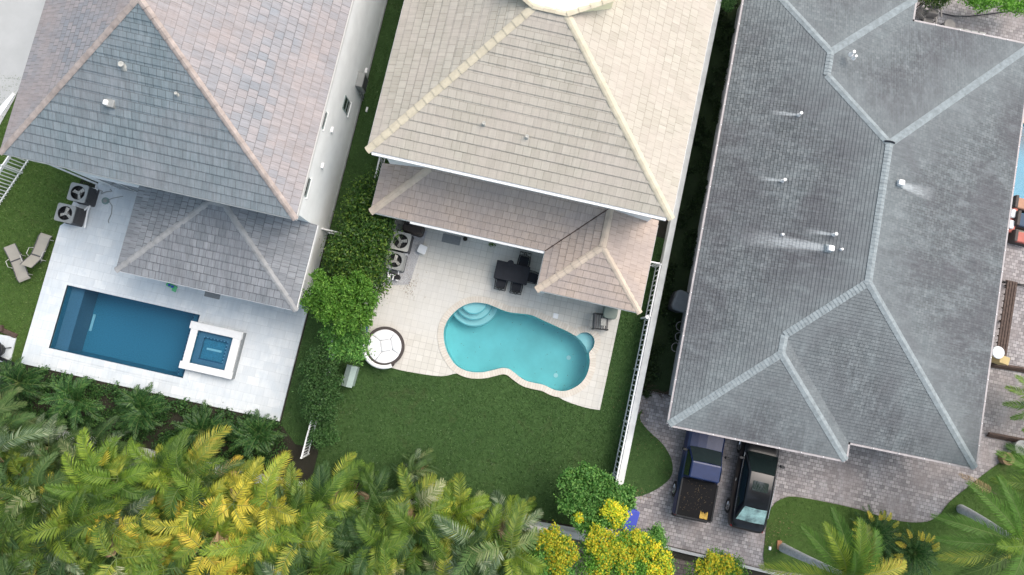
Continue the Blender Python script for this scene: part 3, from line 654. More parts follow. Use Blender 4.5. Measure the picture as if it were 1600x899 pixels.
mb = MB(); fascia(mb, [(e0, s0), (e1, s0), (e1, s1), (e0, s1)], z0 - .01, closed=True); mb.mesh([(e0, s0, z0 - .17), (e1, s0, z0 - .17), (e1, s1, z0 - .17), (e0, s1, z0 - .17)], [(3, 2, 1, 0)]); mb.build('fascia', M['white_paint'], rf)
for a, b in ((756, 190), (824, 210)):
    q = g(a, b, 7.4); zz = z0 + rs_ / 5.9 * (q[1] - s0); chimney_vent(rf, q[0], q[1], zz, .06, .16, 'ac_beige')
mb = MB(); mb.box(e0 + .2, s0 - .12, z0 - .16, e1 - .2, s0 - .033, z0 - .03); mb.build('gutter', M['white_paint'], rf)
# two small windows high on the south wall, under the eave
for (a, b) in ((925, 318), (957, 324)):
    q = gy(a, b, 7.08); mb = MB(); mb.box(q[0] - .45, 7.04, 4.5, q[0] + .45, 7.078, 5.4); w_ = mb.build('window', M['window_green'], hm); mb = MB(); mb.box(q[0] - .4, 7.03, 4.55, q[0] + .4, 7.045, 5.35); mb.build('pane', M['glass'], w_)
# lower roof
a0, a1, b0, b1, pz, pp = -6.86, 5.75, 4.82, 7.075, 3.0, .45; wx, wy = 1.08, 3.05; half = (a1 - wx) / 2; rx = (a1 + wx) / 2; ry = wy + half
wallt = pz + pp * (b1 - b0)
mb = MB(); k = b1 - b0
facet(mb, [(a0, b0), (wx, b0), (wx + k, b1), (a0 + k, b1)], (a0, b0), (0, 1), pz, pp, .34)
facet(mb, [(a0, b0), (a0 + k, b1), (a0, b1)], (a0, b0), (1, 0), pz, pp, .34)
facet(mb, [(wx, wy), (a1, wy), (rx, ry)], (wx, wy), (0, 1), pz, pp, .34)
facet(mb, [(wx, wy), (rx, ry), (rx, b1), (wx + k, b1), (wx, b0)], (wx, wy), (1, 0), pz, pp, .34)
facet(mb, [(a1, wy), (a1, b1 + .22), (rx, b1), (rx, ry)], (a1, wy), (-1, 0), pz, pp, .34)
pr = mb.build('lower_roof', M['roof_rose'], hm); zr = pz + pp * half
mb = MB(); caps(mb, (wx, wy, pz), (rx, ry, zr), .15, .4); caps(mb, (a1, wy, pz), (rx, ry, zr), .13, .4); caps(mb, (rx, ry, zr), (rx, b1, zr), .15, .4); mb.build('ridge_caps', M['ridge_tan'], pr)
mb = MB(); caps(mb, (a0, b0, pz), (a0 + k, b1, wallt), .16, .4); mb.build('ridge_caps', M['ridge_tan'], pr)
mb = MB(); mb.tube([(wx, b0, pz + .03), (wx + k, b1, wallt + .03)], .022, 6); mb.build('valley_flashing', M['wood_brown'], pr)
mb = MB(); fascia(mb, [(a0, b1), (a0, b0), (wx, b0), (wx, wy), (a1, wy), (a1, b1)], pz - .01, h=.2)
mb.mesh([(a0, b0, pz - .17), (a1, b0, pz - .17), (a1, b1, pz - .17), (a0, b1, pz - .17)], [(3, 2, 1, 0)]); mb.mesh([(wx, wy, pz - .17), (a1, wy, pz - .17), (a1, b0, pz - .17), (wx, b0, pz - .17)], [(3, 2, 1, 0)])
mb.build('fascia', M['fascia'], pr)
mb = MB(); mb.box(a0 + 1.8, b0 - .12, pz - .15, wx - .02, b0 - .033, pz - .03); mb.build('gutter', M['white_paint'], pr)
mb = MB(); mb.rbox(1.42, 3.4, .34, .34, .07, 2.84, .03); mb.build('porch_column', M['stucco'], hm)
for i, (a, b, w) in enumerate(((672, 356, 1.2), (710, 366, 1.5), (840, 395, 2.2))):
    q = gy(a, b, 5.2); mb = MB(); mb.box(q[0] - w / 2, 5.165, .1, q[0] + w / 2, 5.198, 2.3); d_ = mb.build('glass_door', M['glass'], hm); mb = MB()
    for xx in (q[0] - w / 2 - .06, q[0] - .03, q[0] + w / 2): mb.box(xx, 5.14, .08, xx + .06, 5.2, 2.36)
    mb.box(q[0] - w / 2, 5.14, 2.3, q[0] + w / 2, 5.2, 2.36); mb.build('frame', M['white_paint'], d_)

# --- right house
hr = empty('single_storey_house', 'long low house with weathered grey shingle roof and parked cars', 'house', (7.98, -1.42, 0), R(1.15))
p = .26; Wd = 13.5; wg = 7.85; hw = wg / 2; sy = .8; ny = 20.4; nw = 21.5; hW = Wd / 2; z0 = 3.0; zw = z0 + p * hw; zm = z0 + p * hW
mb = MB(); cr = .145
facet(mb, [(0, 0), (hw, hw), (hw, nw - hw), (0, nw)], (0, 0), (1, 0), z0, p, cr, .012)
facet(mb, [(hw, sy + hw), (hW, sy + hW), (hW, ny - hW), (hw, ny - hw)], (0, 0), (1, 0), z0, p, cr, .012)
facet(mb, [(0, 0), (wg, 0), (hw, hw)], (0, 0), (0, 1), z0, p, cr, .012)
facet(mb, [(wg, 0), (wg, sy), (hw, sy + hw), (hw, hw)], (wg, 0), (-1, 0), z0, p, cr, .012)
facet(mb, [(wg, sy), (Wd, sy), (hW, sy + hW), (hw, sy + hw)], (0, sy), (0, 1), z0, p, cr, .012)
facet(mb, [(Wd, sy), (Wd, ny), (hW, ny - hW), (hW, sy + hW)], (Wd, 0), (-1, 0), z0, p, cr, .012)
facet(mb, [(Wd, ny), (wg, ny), (hw, ny - hw), (hW, ny - hW)], (0, ny), (0, -1), z0, p, cr, .012)
facet(mb, [(wg, ny), (wg, nw), (hw, nw - hw), (hw, ny - hw)], (wg, 0), (-1, 0), z0, p, cr, .012)
facet(mb, [(wg, nw), (0, nw), (hw, nw - hw)], (0, nw), (0, -1), z0, p, cr, .012)
rf = mb.build('roof', M['roof_shingle'], hr)
mb = MB()
for a, b in (((0, 0, z0), (hw, hw, zw)), ((wg, 0, z0), (hw, hw, zw)), ((hw, hw, zw), (hw, sy + hw, zw)), ((hw, sy + hw, zw), (hW, sy + hW, zm)), ((Wd, sy, z0), (hW, sy + hW, zm)), ((hW, sy + hW, zm), (hW, ny - hW, zm)),
             ((Wd, ny, z0), (hW, ny - hW, zm)), ((hw, ny - hw, zw), (hW, ny - hW, zm)), ((hw, ny - hw, zw), (hw, nw - hw, zw)), ((0, nw, z0), (hw, nw - hw, zw)), ((wg, nw, z0), (hw, nw - hw, zw))): caps_flat(mb, a, b, .165)
mb.build('ridge_caps', M['ridge_shingle'], rf)
mb = MB(); per = [(0, 0), (wg, 0), (wg, sy), (Wd, sy), (Wd, ny), (wg, ny), (wg, nw), (0, nw)]
fascia(mb, per, z0 - .02, .10, .14, True); mb.prism(per, z0 - .2, z0 - .15); mb.build('gutter', M['gutter'], rf)
for i in range(8):
    a = Vector(per[i]); b = Vector(per[(i + 1) % 8]); d = b - a; nn = Vector((d.y, -d.x)).normalized(); k = int(d.length / .95)
    for j in range(1, k): c = a + d * j / k + nn * .05; mb = MB(); mb.box(c.x - .018, c.y - .018, z0 - .02, c.x + .018, c.y + .018, z0 + .005); mb.build('gutter_bracket', M['white_paint'], rf)
mb = MB(); mb.prism([(.5, 1.2), (7.3, 1.2), (7.3, 1.6), (13, 1.6), (13, 19.8), (7.3, 19.8), (7.3, 21), (.5, 21)], 0, 2.82); mb.build('wall', M['stucco_grey'], hr)
mb = MB(); mb.box(1.2, 1.16, .05, 6.2, 1.198, 2.3); mb.build('garage_door', M['white_paint'], hr)
inv = Matrix.Translation(hr.location) @ Matrix.Rotation(R(1.15), 4, 'Z'); inv = inv.inverted()
def on_west(px, py, e=0):
    zz = 4.
    for _ in range(4): q = inv @ Vector((*g(px, py, zz + e), 0)); zz = z0 + p * min(q.x, Wd - q.x)
    return q.x, q.y, zz
for (px, py, r_, h_) in ((1248, 180, .06, .28), (1223, 283, .06, .25), (1303, 367, .06, .22), (1222, 367, .045, .12), (1314, 390, .045, .12), (1331, 84, .06, .2), (1335, 90, .05, .15)):
    x, y, zz = on_west(px, py); chimney_vent(rf, x, y, zz, r_, h_, 'white_paint')
for (px, py) in ((1296, 389), (1405, 287)):
    x, y, zz = on_west(px, py); mb = MB(); mb.rbox(x, y, .26, .24, zz - .05, zz + .22, .05); vb = mb.build('roof_vent', M['white_paint'], rf)
    mb = MB(); mb.rbox(x, y, .4, .36, zz - .08, zz + .03, .03); mb.build('flashing', M['ridge_shingle'], vb)
# mineral trails below the vents: real stains in the shingles, with their own shape
def stains(mat, lst):
    nt = mat.node_tree; n = nt.nodes; l = nt.links; bs = n['Principled BSDF']; src = bs.inputs['Base Color'].links[0].from_socket
    tc = n.new('ShaderNodeTexCoord'); sp = n.new('ShaderNodeSeparateXYZ'); l.new(tc.outputs['Object'], sp.inputs[0]); tot = None
    nz = n.new('ShaderNodeTexNoise'); nz.inputs['Scale'].default_value = 9; nz.inputs['Detail'].default_value = 8; nz.inputs['Roughness'].default_value = .75
    mp_ = n.new('ShaderNodeMapping'); mp_.inputs['Scale'].default_value = (.35, 2.2, 1); l.new(tc.outputs['Object'], mp_.inputs[0]); l.new(mp_.outputs[0], nz.inputs['Vector'])
    def op(o, a, b=None, c=None):
        m = n.new('ShaderNodeMath'); m.operation = o
        for i, v in enumerate((a, b, c)):
            if v is None: continue
            if isinstance(v, (int, float)): m.inputs[i].default_value = v
            else: l.new(v, m.inputs[i])
        return m.outputs[0]
    for (x, y, L, w, sg) in lst:
        t = op('MULTIPLY', op('SUBTRACT', sp.outputs[0], x), sg / L)
        along = op('MULTIPLY', op('GREATER_THAN', t, 0.), op('MAXIMUM', op('SUBTRACT', 1., t), 0.))
        v = op('DIVIDE', op('SUBTRACT', sp.outputs[1], y), op('MULTIPLY', op('ADD', .45, t), w)); ac = op('MAXIMUM', op('SUBTRACT', 1., op('MULTIPLY', v, v)), 0.)
        m = op('MULTIPLY', along, ac); tot = m if tot is None else op('MAXIMUM', tot, m)
    f = op('MINIMUM', op('MULTIPLY', op('MULTIPLY', tot, op('POWER', op('MAXIMUM', op('SUBTRACT', nz.outputs['Fac'], .30), 0.), 1.)), 4.0), .6)
    mx = n.new('ShaderNodeMix'); mx.data_type = 'RGBA'; l.new(f, mx.inputs[0]); l.new(src, mx.inputs[6]); mx.inputs[7].default_value = (.46, .50, .52, 1); l.new(mx.outputs[2], bs.inputs['Base Color'])
lst = []
for (px, py, L, w, sg) in ((1248, 180, 1.3, .12, -1), (1223, 283, 1.1, .10, -1), (1303, 367, 1.2, .12, -1), (1290, 388, 3.6, .36, -1), (1404, 288, 2.0, .28, 1)):
    x, y, zz = on_west(px, py); lst.append((x, y, L, w, sg))
def ridge_weather(mat, segs, reach, colour):
    "algae-free paler band that the ridge runoff leaves on the shingles, broken up by noise"
    nt = mat.node_tree; n = nt.nodes; l = nt.links; bs = n['Principled BSDF']; src = bs.inputs['Base Color'].links[0].from_socket
    tc = n.new('ShaderNodeTexCoord'); mp_ = n.new('ShaderNodeMapping'); mp_.inputs['Scale'].default_value = (1, 1, 0); l.new(tc.outputs['Object'], mp_.inputs[0]); P_ = mp_.outputs[0]; tot = None
    def vm(o, a, b_=None, sc=None):
        m = n.new('ShaderNodeVectorMath'); m.operation = o
        for i, v in enumerate((a, b_)):
            if v is None: continue
            if isinstance(v, tuple): m.inputs[i].default_value = v
            else: l.new(v, m.inputs[i])
        if sc is not None: l.new(sc, m.inputs[3])
        return m
    for (a, c) in segs:
        d = (c[0] - a[0], c[1] - a[1], 0); L2 = d[0] ** 2 + d[1] ** 2
        pa = vm('SUBTRACT', P_, (a[0], a[1], 0)).outputs[0]; t = vm('DOT_PRODUCT', pa, (d[0] / L2, d[1] / L2, 0)).outputs['Value']
        cl = n.new('ShaderNodeClamp'); l.new(t, cl.inputs[0]); sc = vm('SCALE', (d[0], d[1], 0), None, cl.outputs[0]).outputs[0]
        ln = vm('LENGTH', vm('SUBTRACT', pa, sc).outputs[0]).outputs['Value']
        if tot is None: tot = ln
        else:
            m = n.new('ShaderNodeMath'); m.operation = 'MINIMUM'; l.new(tot, m.inputs[0]); l.new(ln, m.inputs[1]); tot = m.outputs[0]
    nz = n.new('ShaderNodeTexNoise'); nz.inputs['Scale'].default_value = .9; nz.inputs['Detail'].default_value = 8; nz.inputs['Roughness'].default_value = .75; l.new(tc.outputs['Object'], nz.inputs['Vector'])
    mr = n.new('ShaderNodeMapRange'); l.new(tot, mr.inputs[0]); mr.inputs[1].default_value = 0; mr.inputs[2].default_value = reach; mr.inputs[3].default_value = .85; mr.inputs[4].default_value = 0
    mm = n.new('ShaderNodeMath'); mm.operation = 'MULTIPLY'; l.new(mr.outputs[0], mm.inputs[0]); l.new(nz.outputs['Fac'], mm.inputs[1]); mm.use_clamp = True
    mx = n.new('ShaderNodeMix'); mx.data_type = 'RGBA'; l.new(mm.outputs[0], mx.inputs[0]); l.new(src, mx.inputs[6]); mx.inputs[7].default_value = (*colour, 1); l.new(mx.outputs[2], bs.inputs['Base Color'])
ridge_weather(M['roof_shingle'], [((0, 0), (hw, hw)), ((wg, 0), (hw, hw)), ((hw, hw), (hw, sy + hw)), ((hw, sy + hw), (hW, sy + hW)), ((Wd, sy), (hW, sy + hW)), ((hW, sy + hW), (hW, ny - hW)), ((Wd, ny), (hW, ny - hW)), ((hw, ny - hw), (hW, ny - hW)), ((hw, nw - hw), (hw, ny - hw)), ((wg, nw), (hw, nw - hw)), ((0, nw), (hw, nw - hw))], 2.4, (.20, .232, .242))
stains(M['roof_shingle'], lst)
mb = MB(); x, y, zz = on_west(1390, 222); mb.tube([(hW - .22, y, zm - .02), (hW - .1, y, zm + .06), (hW + .1, y, zm + .06), (hW + .22, y, zm - .02)], .035, 8); mb.build('ridge_vent_cap', M['slate'], rf)
# ---------------------------------------------------------------- fences and garden walls
def picket_fence(name, label, x0, y0, x1, y1, h=1.2, gap=.115, z=.03, w=.022, post=2.4, group=None):
    L = math.hypot(x1 - x0, y1 - y0); r = empty(name, label, 'fence', (x0, y0, z), math.atan2(y1 - y0, x1 - x0), group)
    mb = MB(); mb.box(0, -.022, h - .16, L, .022, h - .10); mb.box(0, -.022, .12, L, .022, .18); mb.box(0, -.03, h - .05, L, .03, h); mb.build('rails', M['white_paint'], r)
    mb = MB(); n = int(L / gap)
    for k in range(1, n): xx = L * k / n; mb.box(xx - w / 2, -.012, .04, xx + w / 2, .012, h - .04)
    mb.build('pickets', M['white_paint'], r)
    n = max(1, round(L / post))
    for k in range(n + 1):
        xx = L * k / n; mb = MB(); mb.rbox(xx, 0, .075, .075, 0, h + .06, .01, 0, 2, .01); po = mb.build('post', M['white_paint'], r)
    return r
picket_fence('picket_fence', 'long white picket fence along the garden wall right of the curved pool', 6.61, -6.9, 6.61, 5.7, 1.12, .24, w=.055)
picket_fence('picket_fence', 'short white picket gate panel between pink-roofed porch corner and garden wall', 5.5, 5.72, 6.5, 5.72, 1.2, .13, w=.03)
picket_fence('picket_fence', 'white picket fence running through the hedge under the cream roof corner', -7.46, 3.0, -7.46, 22, 1.25, .14, w=.03)
picket_fence('picket_fence', 'short piece of white picket fence showing below the leafy shrubs', -7.62, -6.6, -7.5, 2.8, 1.25, .14, w=.035)
picket_fence('picket_fence', 'white crossing fence between white house corner and dark hedge', -9.25, 3.82, -7.6, 3.82, 1.2, .14, w=.03)
q0, q1 = g(47, 258, 0), g(-4, 330, 0)
picket_fence('picket_fence', 'white picket fence on bright lawn at the far left edge', q1[0], q1[1], q0[0] + .4, q0[1] + 1.6, 1.35, .17, w=.05)
wl_ = empty('garden_wall', 'low stained white garden wall between green lawn and grey-roofed house', 'wall', (7.0, -7, 0))
mb = MB(); mb.box(6.79, -7.0, 0, 6.91, 26, 1.10); sub(mb.build('wall_body', M['wall_cap']), wl_)
mb = MB(); mb.box(6.67, -7.02, 1.102, 6.95, 26, 1.15); sub(mb.build('coping', M['wall_cap']), wl_)
wl_ = empty('garden_wall', 'low white back wall mostly hidden by the palm bank', 'wall', (-10, -8, 0))
mb = MB(); mb.prism([(-29, -8.25), (-29, -8.05), (-8, -7.95), (6.9, -7.15), (6.9, -7.38), (-8, -8.15)], 0, 1.0); sub(mb.build('wall_body', M['wall_cap']), wl_)
mb = MB(); mb.prism([(-29, -8.29), (-29, -8.01), (-8, -7.91), (6.9, -7.11), (6.9, -7.42), (-8, -8.19)], 1.003, 1.06); sub(mb.build('coping', M['fascia']), wl_)

# ---------------------------------------------------------------- air conditioners
def ac_unit(x, y, z, s, h, label, top='ac_metal', body='dark_grey', ang=0, group='outdoor air conditioner units', fan0=0):
    r = empty('air_conditioner', label, 'air conditioner', (x, y, z), ang, group)
    mb = MB(); mb.rbox(0, 0, s - .04, s - .04, .04, h - .33, .08); k = .1
    def shell(a, z0_, z1_, t_=.02):
        q_ = a / 2; mb.box(-q_ + .06, -q_, z0_, q_ - .06, -q_ + t_, z1_); mb.box(-q_ + .06, q_ - t_, z0_, q_ - .06, q_, z1_); mb.box(-q_, -q_ + .06, z0_, -q_ + t_, q_ - .06, z1_); mb.box(q_ - t_, -q_ + .06, z0_, q_, q_ - .06, z1_)
    shell(s - .03, h - .34, h - .062)
    for (sx, sy_) in ((1, 1), (1, -1), (-1, 1), (-1, -1)): mb.cyl(sx * (s / 2 - .07), sy_ * (s / 2 - .07), h - .34, h - .062, .06, 10)
    while k < h - .08:
        if k < h - .36: mb.rbox(0, 0, s, s, k, k + .03, .09, 0, 4, .008)
        else: shell(s, k, k + .03)
        k += .065
    mb.build('louvred_body', M['ac_metal' if body == 'ac' else body], r)
    mb = MB(); mb.rbox(0, 0, s + .04, s + .04, 0, .06, .08); mb.build('base_pan', M['dark_grey'], r)
    n = 32; sq = []; rr = s / 2 + .01
    for (sx, sy, a0) in ((1, 1, 0), (-1, 1, 90), (-1, -1, 180), (1, -1, 270)):
        for q in range(6): a = R(a0 + 18 * q); sq.append((sx * (rr - .1) + .1 * math.cos(a), sy * (rr - .1) + .1 * math.sin(a)))
    ho = [(s * .40 * math.cos(2 * math.pi * q / n), s * .40 * math.sin(2 * math.pi * q / n)) for q in range(n)]
    o = sheet('top_cover', sq, [ho], h, M[top], h - .06); o.parent = r
    mb = MB(); wall_loop(mb, ho, h - .28, h - .002); mb.mesh([(a, b, h - .28) for a, b in ho], [tuple(range(n))]); mb.build('fan_well', M['black'], r)
    mb = MB(); mb.cyl(0, 0, h - .24, h - .05, .08, 16)
    for q in range(3):
        a = R(120 * q + fan0); c, s_ = math.cos(a), math.sin(a)
        pts = [(.05, -.04, -.09), (.33 * s, -.05 * s, -.11), (.34 * s, .14 * s, -.07), (.05, .07, -.06)]
        mb.mesh([(u * c - v * s_, u * s_ + v * c, h + w) for u, v, w in pts], [(0, 1, 2, 3)])
    mb.build('fan', M['ac_beige'], r)
    mb = MB()
    for q in (.13, .22, .31): mb.torus(0, 0, h - .005, s * q * 1.22, .004, 24, 4)
    mb.tube([(-s * .4, 0, h - .01), (s * .4, 0, h - .01)], .005, 4); mb.tube([(0, -s * .4, h - .01), (0, s * .4, h - .01)], .005, 4); mb.build('wire_grille', M['dark_grey'], r)
    return r
q = g(121, 301, .98); ac_unit(*q, .1, .84, .86, 'grey air conditioner nearer the house wall at white patio corner', fan0=40)
q = g(101, 333, .98); ac_unit(*q, .1, .84, .86, 'grey air conditioner on the lawn side nearer the loungers', fan0=200)
q = g(626, 377, .9); ac_unit(*q, .1, .86, .78, 'beige-topped air conditioner nearer the pink porch roof, half under hedge', top='ac_beige', fan0=10)
q = g(617, 407, .9); ac_unit(*q, .1, .82, .78, 'pale grey air conditioner beside white pipes, half under hedge', top='ac_metal', body='ac', fan0=80)
mb = MB(); q = gl([(103, 345), (128, 292), (152, 297), (133, 358)], 0); mb.prism(q, 0, .105); tag(mb.build('equipment_pad', M['patio_white']), 'white slab under the two grey air conditioners', 'slab')
def pipes(name, label, runs, r, mat, cat='pipe'):
    o = MB()
    for rn in runs: o.tube(rn, r, 8)
    return tag(o.build(name, M[mat]), label, cat)
z = .25; P = lambda a, b, zz=.25: (*g(a, b, zz), zz)
pipes('wall_pipe', 'white insulated pipe run beside the grey air conditioners', [[P(140, 294), P(152, 296), P(147, 306), P(137, 330), P(132, 357)], [P(138, 323), P(129, 331), P(120, 329)], [P(134, 292), P(142, 298)]], .045, 'white_paint')
pipes('pool_pipe', 'loose grey pipe coil below the left house wall', [[P(152, 296, .12), P(160, 299, .12), P(158, 303, .12), P(166, 300, .12), P(175, 299, .12), P(172, 296, .12)]], .02, 'ac_metal')
t = empty('drain_lid', 'round grey-green lid on the white patio near the pipes', 'lid', (*g(167, 315), .10)); mb = MB(); mb.cyl(0, 0, 0, .05, .17, 24); mb.build('rim', M['hose'], t); mb = MB(); mb.cyl(0, 0, .05, .07, .10, 20); mb.build('cap', M['ac_metal'], t)
pipes('hose', 'thin grey hose curling across the white patio from round lid', [[P(169, 313, .12), P(176, 310, .12), P(192, 307, .12)], [P(169, 313, .12), P(175, 322, .12), P(174, 334, .12), P(169, 345, .12), P(170, 349, .12)]], .015, 'ac_metal', 'hose')
t = empty('pool_toy', 'small green plastic toy at edge of the dark porch roof', 'toy', (*g(267, 447, .2), .1), R(-15))
mb = MB(); mb.rbox(0, 0, .55, .2, 0, .06, .05); mb.box(.1, -.18, 0, .3, -.08, .05); mb.build('body', M['green_toy'], t); mb = MB(); mb.cyl(-.1, 0, .06, .1, .06, 14); mb.build('knob', M['blue_plastic'], t); mb = MB(); mb.cyl(.07, .0, .06, .1, .06, 14); mb.build('knob', M['blue_plastic'], t)
mb = MB(); q = g(333, 457, .11); mb.rbox(q[0], q[1] + .1, .75, .75, .102, .118, .03, 0, 3, .005); tag(mb.build('door_mat', M['mat']), 'square grey mat poking out from under dark porch roof', 'mat')

# ---------------------------------------------------------------- loungers
def lounger(px, foot, head, lift, label):
    a = Vector((*g(*head, .35), 0)); b = Vector((*g(*foot, .35), 0)); d = (a - b); ang = math.atan2(d.y, d.x)
    r = empty('sun_lounger', label, 'sun lounger', (b.x, b.y, .03), ang, 'taupe sun loungers on the left lawn'); L1 = d.length; L2 = .72; w = .56; zs = .33; ca, sa = math.cos(lift), math.sin(lift)
    mb = MB(); n = 12
    for i in range(n):
        f = lambda t: (L1 * t, zs - .05 * math.sin(math.pi * t) - (.10 * (1 - t / .12) if t < .12 else 0))
        (xa, za_), (xb, zb) = f(i / n), f((i + 1) / n)
        mb.mesh([(xa, -w / 2, za_), (xb, -w / 2, zb), (xb, w / 2, zb), (xa, w / 2, za_), (xa, -w / 2, za_ - .015), (xb, -w / 2, zb - .015), (xb, w / 2, zb - .015), (xa, w / 2, za_ - .015)], [(0, 1, 2, 3), (7, 6, 5, 4), (0, 4, 5, 1), (3, 2, 6, 7)])
    mb.build('seat_sling', M['sling'], r)
    x0 = L1 + .04; mb = MB(); mb.mesh([(x0, -w / 2, zs), (x0 + L2 * ca, -w / 2, zs + L2 * sa), (x0 + L2 * ca, w / 2, zs + L2 * sa), (x0, w / 2, zs), (x0, -w / 2, zs - .02), (x0 + L2 * ca, -w / 2, zs + L2 * sa - .02), (x0 + L2 * ca, w / 2, zs + L2 * sa - .02), (x0, w / 2, zs - .02)],
                                [(0, 1, 2, 3), (7, 6, 5, 4), (0, 4, 5, 1), (3, 2, 6, 7), (1, 5, 6, 2)]); mb.build('backrest_sling', M['sling'], r)
    mb = MB()
    for s in (-1, 1):
        mb.tube([(0, s * w / 2, zs - .12), (.15, s * w / 2, zs - .01), (L1 + .05, s * w / 2, zs - .01), (L1 + .3, s * w / 2, zs - .01)], .018); mb.tube([(x0, s * w / 2, zs), (x0 + L2 * ca, s * w / 2, zs + L2 * sa)], .018)
    mb.tube([(x0 - .02, -w / 2, zs + .012), (x0 - .02, w / 2, zs + .012)], .03); mb.build('frame', M['dark_grey'], r)
    for s in (-1, 1):
        mb = MB(); mb.tube([(L1 * .72, s * (w / 2 + .02), zs - .02), (L1 * .78, s * (w / 2 + .07), zs + .2), (L1 + .05, s * (w / 2 + .07), zs + .22), (L1 + .2, s * (w / 2 + .02), zs - .02)], .018); mb.build('armrest', M['ac_beige'], r)
    for xx in (.2, L1 + .15):
        for s in (-1, 1): mb = MB(); mb.tube([(xx, s * w / 2, zs - .02), (xx, s * w / 2, 0)], .018); mb.build('leg', M['ac_beige'], r)
lounger(0, (37, 438), (26, 407), R(12), 'taupe sun lounger nearer the left edge with its back lying low')
lounger(0, (71, 366), (58, 399), R(38), 'taupe sun lounger nearer the patio with its back raised and pale')
# kettle at left edge
mb = MB(); q = gl([(-20, 520), (27, 527), (17, 568), (-30, 560)], 0); mb.prism(q, 0, .09); tag(mb.build('stone_pad', M['patio_white']), 'small pale slab at the left edge under black round grill', 'slab')
t = empty('round_grill', 'black round grill with pale lid at the left edge on small slab', 'grill', (*g(5, 547, .1), .09)); mb = MB(); mb.tube([(0, 0, .25), (0, 0, .45), (0, 0, .62), (0, 0, .70)], .28, 24, .44); mb.ring(0, 0, .68, .38, .47, .05); mb.build('bowl', M['black'], t, True)
mb = MB(); mb.cyl(-.05, .0, .70, .78, .34, 28, .27); mb.cyl(-.05, 0, .78, .84, .06, 12); mb.build('lid', M['white_paint'], t)
for k in range(3): a = R(120 * k + 30); mb = MB(); mb.tube([(.2 * math.cos(a), .2 * math.sin(a), .3), (.38 * math.cos(a), .38 * math.sin(a), 0)], .025); mb.build('leg', M['black'], t)
q = g(12, 520, .1); mb = MB(); mb.rbox(*q, .9, .22, .0, .14, .03, R(-10)); mb.rbox(q[0] - .35, q[1] + .12, .3, .3, .14, .3, .03, .3); tag(mb.build('log_holder', M['wood_brown']), 'dark brown log piece lying behind the round grill at left edge', 'log')
q = g(8, 563, .1); mb = MB(); mb.rbox(*q, 1.0, .14, .09, .22, .03, R(-10)); tag(mb.build('bench_rail', M['black']), 'thin black bench lying below the round grill at left edge', 'bench')

# ---------------------------------------------------------------- daybed
dc = g(601, 541.5, .45); t = empty('round_daybed', 'round black wicker daybed with white cushions and folded white canopy', 'daybed', (*dc, .07)); z_ = lambda a, b: (lambda q: (q[0] - dc[0], q[1] - dc[1]))(g(540 + a / 6.425, 480 + b / 6.425, .45))
mb = MB(); mb.tube([(0, 0, 0), (0, 0, .08), (0, 0, .34)], .84, 40, .92); mb.ring(0, 0, .33, .80, .94, .09, 48)
for k in range(24): mb.ring(0, 0, .04 + .012 * k, .84 + .003 * k, .85 + .0032 * k + .006, .006, 40)
mb.build('wicker_base', M['wicker'], t)
cor = [z_(345, 338), z_(450, 322), z_(470, 430), z_(360, 452)]; outc = [z_(272, 283), z_(507, 240), z_(540, 480), z_(300, 535)]
def cushion(poly):
    n = len(poly); c = np.mean(poly, 0); mb = MB()
    rings = [(1 - .02, .34), (1 - .015, .40), (1 - .03, .435), (1 - .09, .45), (.5, .462)]
    v = [(c[0] + (p[0] - c[0]) * s, c[1] + (p[1] - c[1]) * s, zz) for s, zz in rings for p in poly]; f = []
    for q in range(len(rings) - 1):
        for i in range(n): j = (i + 1) % n; f.append((q * n + i, q * n + j, q * n + n + j, q * n + n + i))
    f.append(tuple(range(4 * n, 5 * n))); mb.mesh(v, f); return mb.build('cushion', M['cushion'], t, True)
sub_ = lambda a, b, k=4: [tuple(np.array(a) + (np.array(b) - np.array(a)) * i / k) for i in range(k)]
cushion(sum([sub_(cor[(-i) % 4], cor[(-i - 1) % 4]) for i in range(4)], []))
for i in range(4):
    a, b = outc[i], outc[(i + 1) % 4]; A0 = math.atan2(a[1], a[0]); A1 = math.atan2(b[1], b[0])
    while A1 > A0: A1 -= 2 * math.pi
    arc = [(.80 * math.cos(A0 + (A1 - A0) * k / 14), .80 * math.sin(A0 + (A1 - A0) * k / 14)) for k in range(15)]
    pl = arc + sub_(b, cor[(i + 1) % 4], 3)[1:] + sub_(cor[(i + 1) % 4], cor[i], 3) + [cor[i]]
    cushion(pl[::-1])
A = lambda d: R(d + 12.7)
mb = MB(); mb.tube([(.97 * math.cos(A(d)), .97 * math.sin(A(d)), .55 - .0 * d) for d in range(152, 297, 5)], .095, 10); mb.build('folded_canopy', M['cushion'], t, True)
for d0 in (152, 296, 224): mb = MB(); mb.tube([(.93 * math.cos(A(d0)), .93 * math.sin(A(d0)), .2), (.99 * math.cos(A(d0)), .99 * math.sin(A(d0)), .62)], .05, 8); mb.build('canopy_bracket', M['wicker'], t)

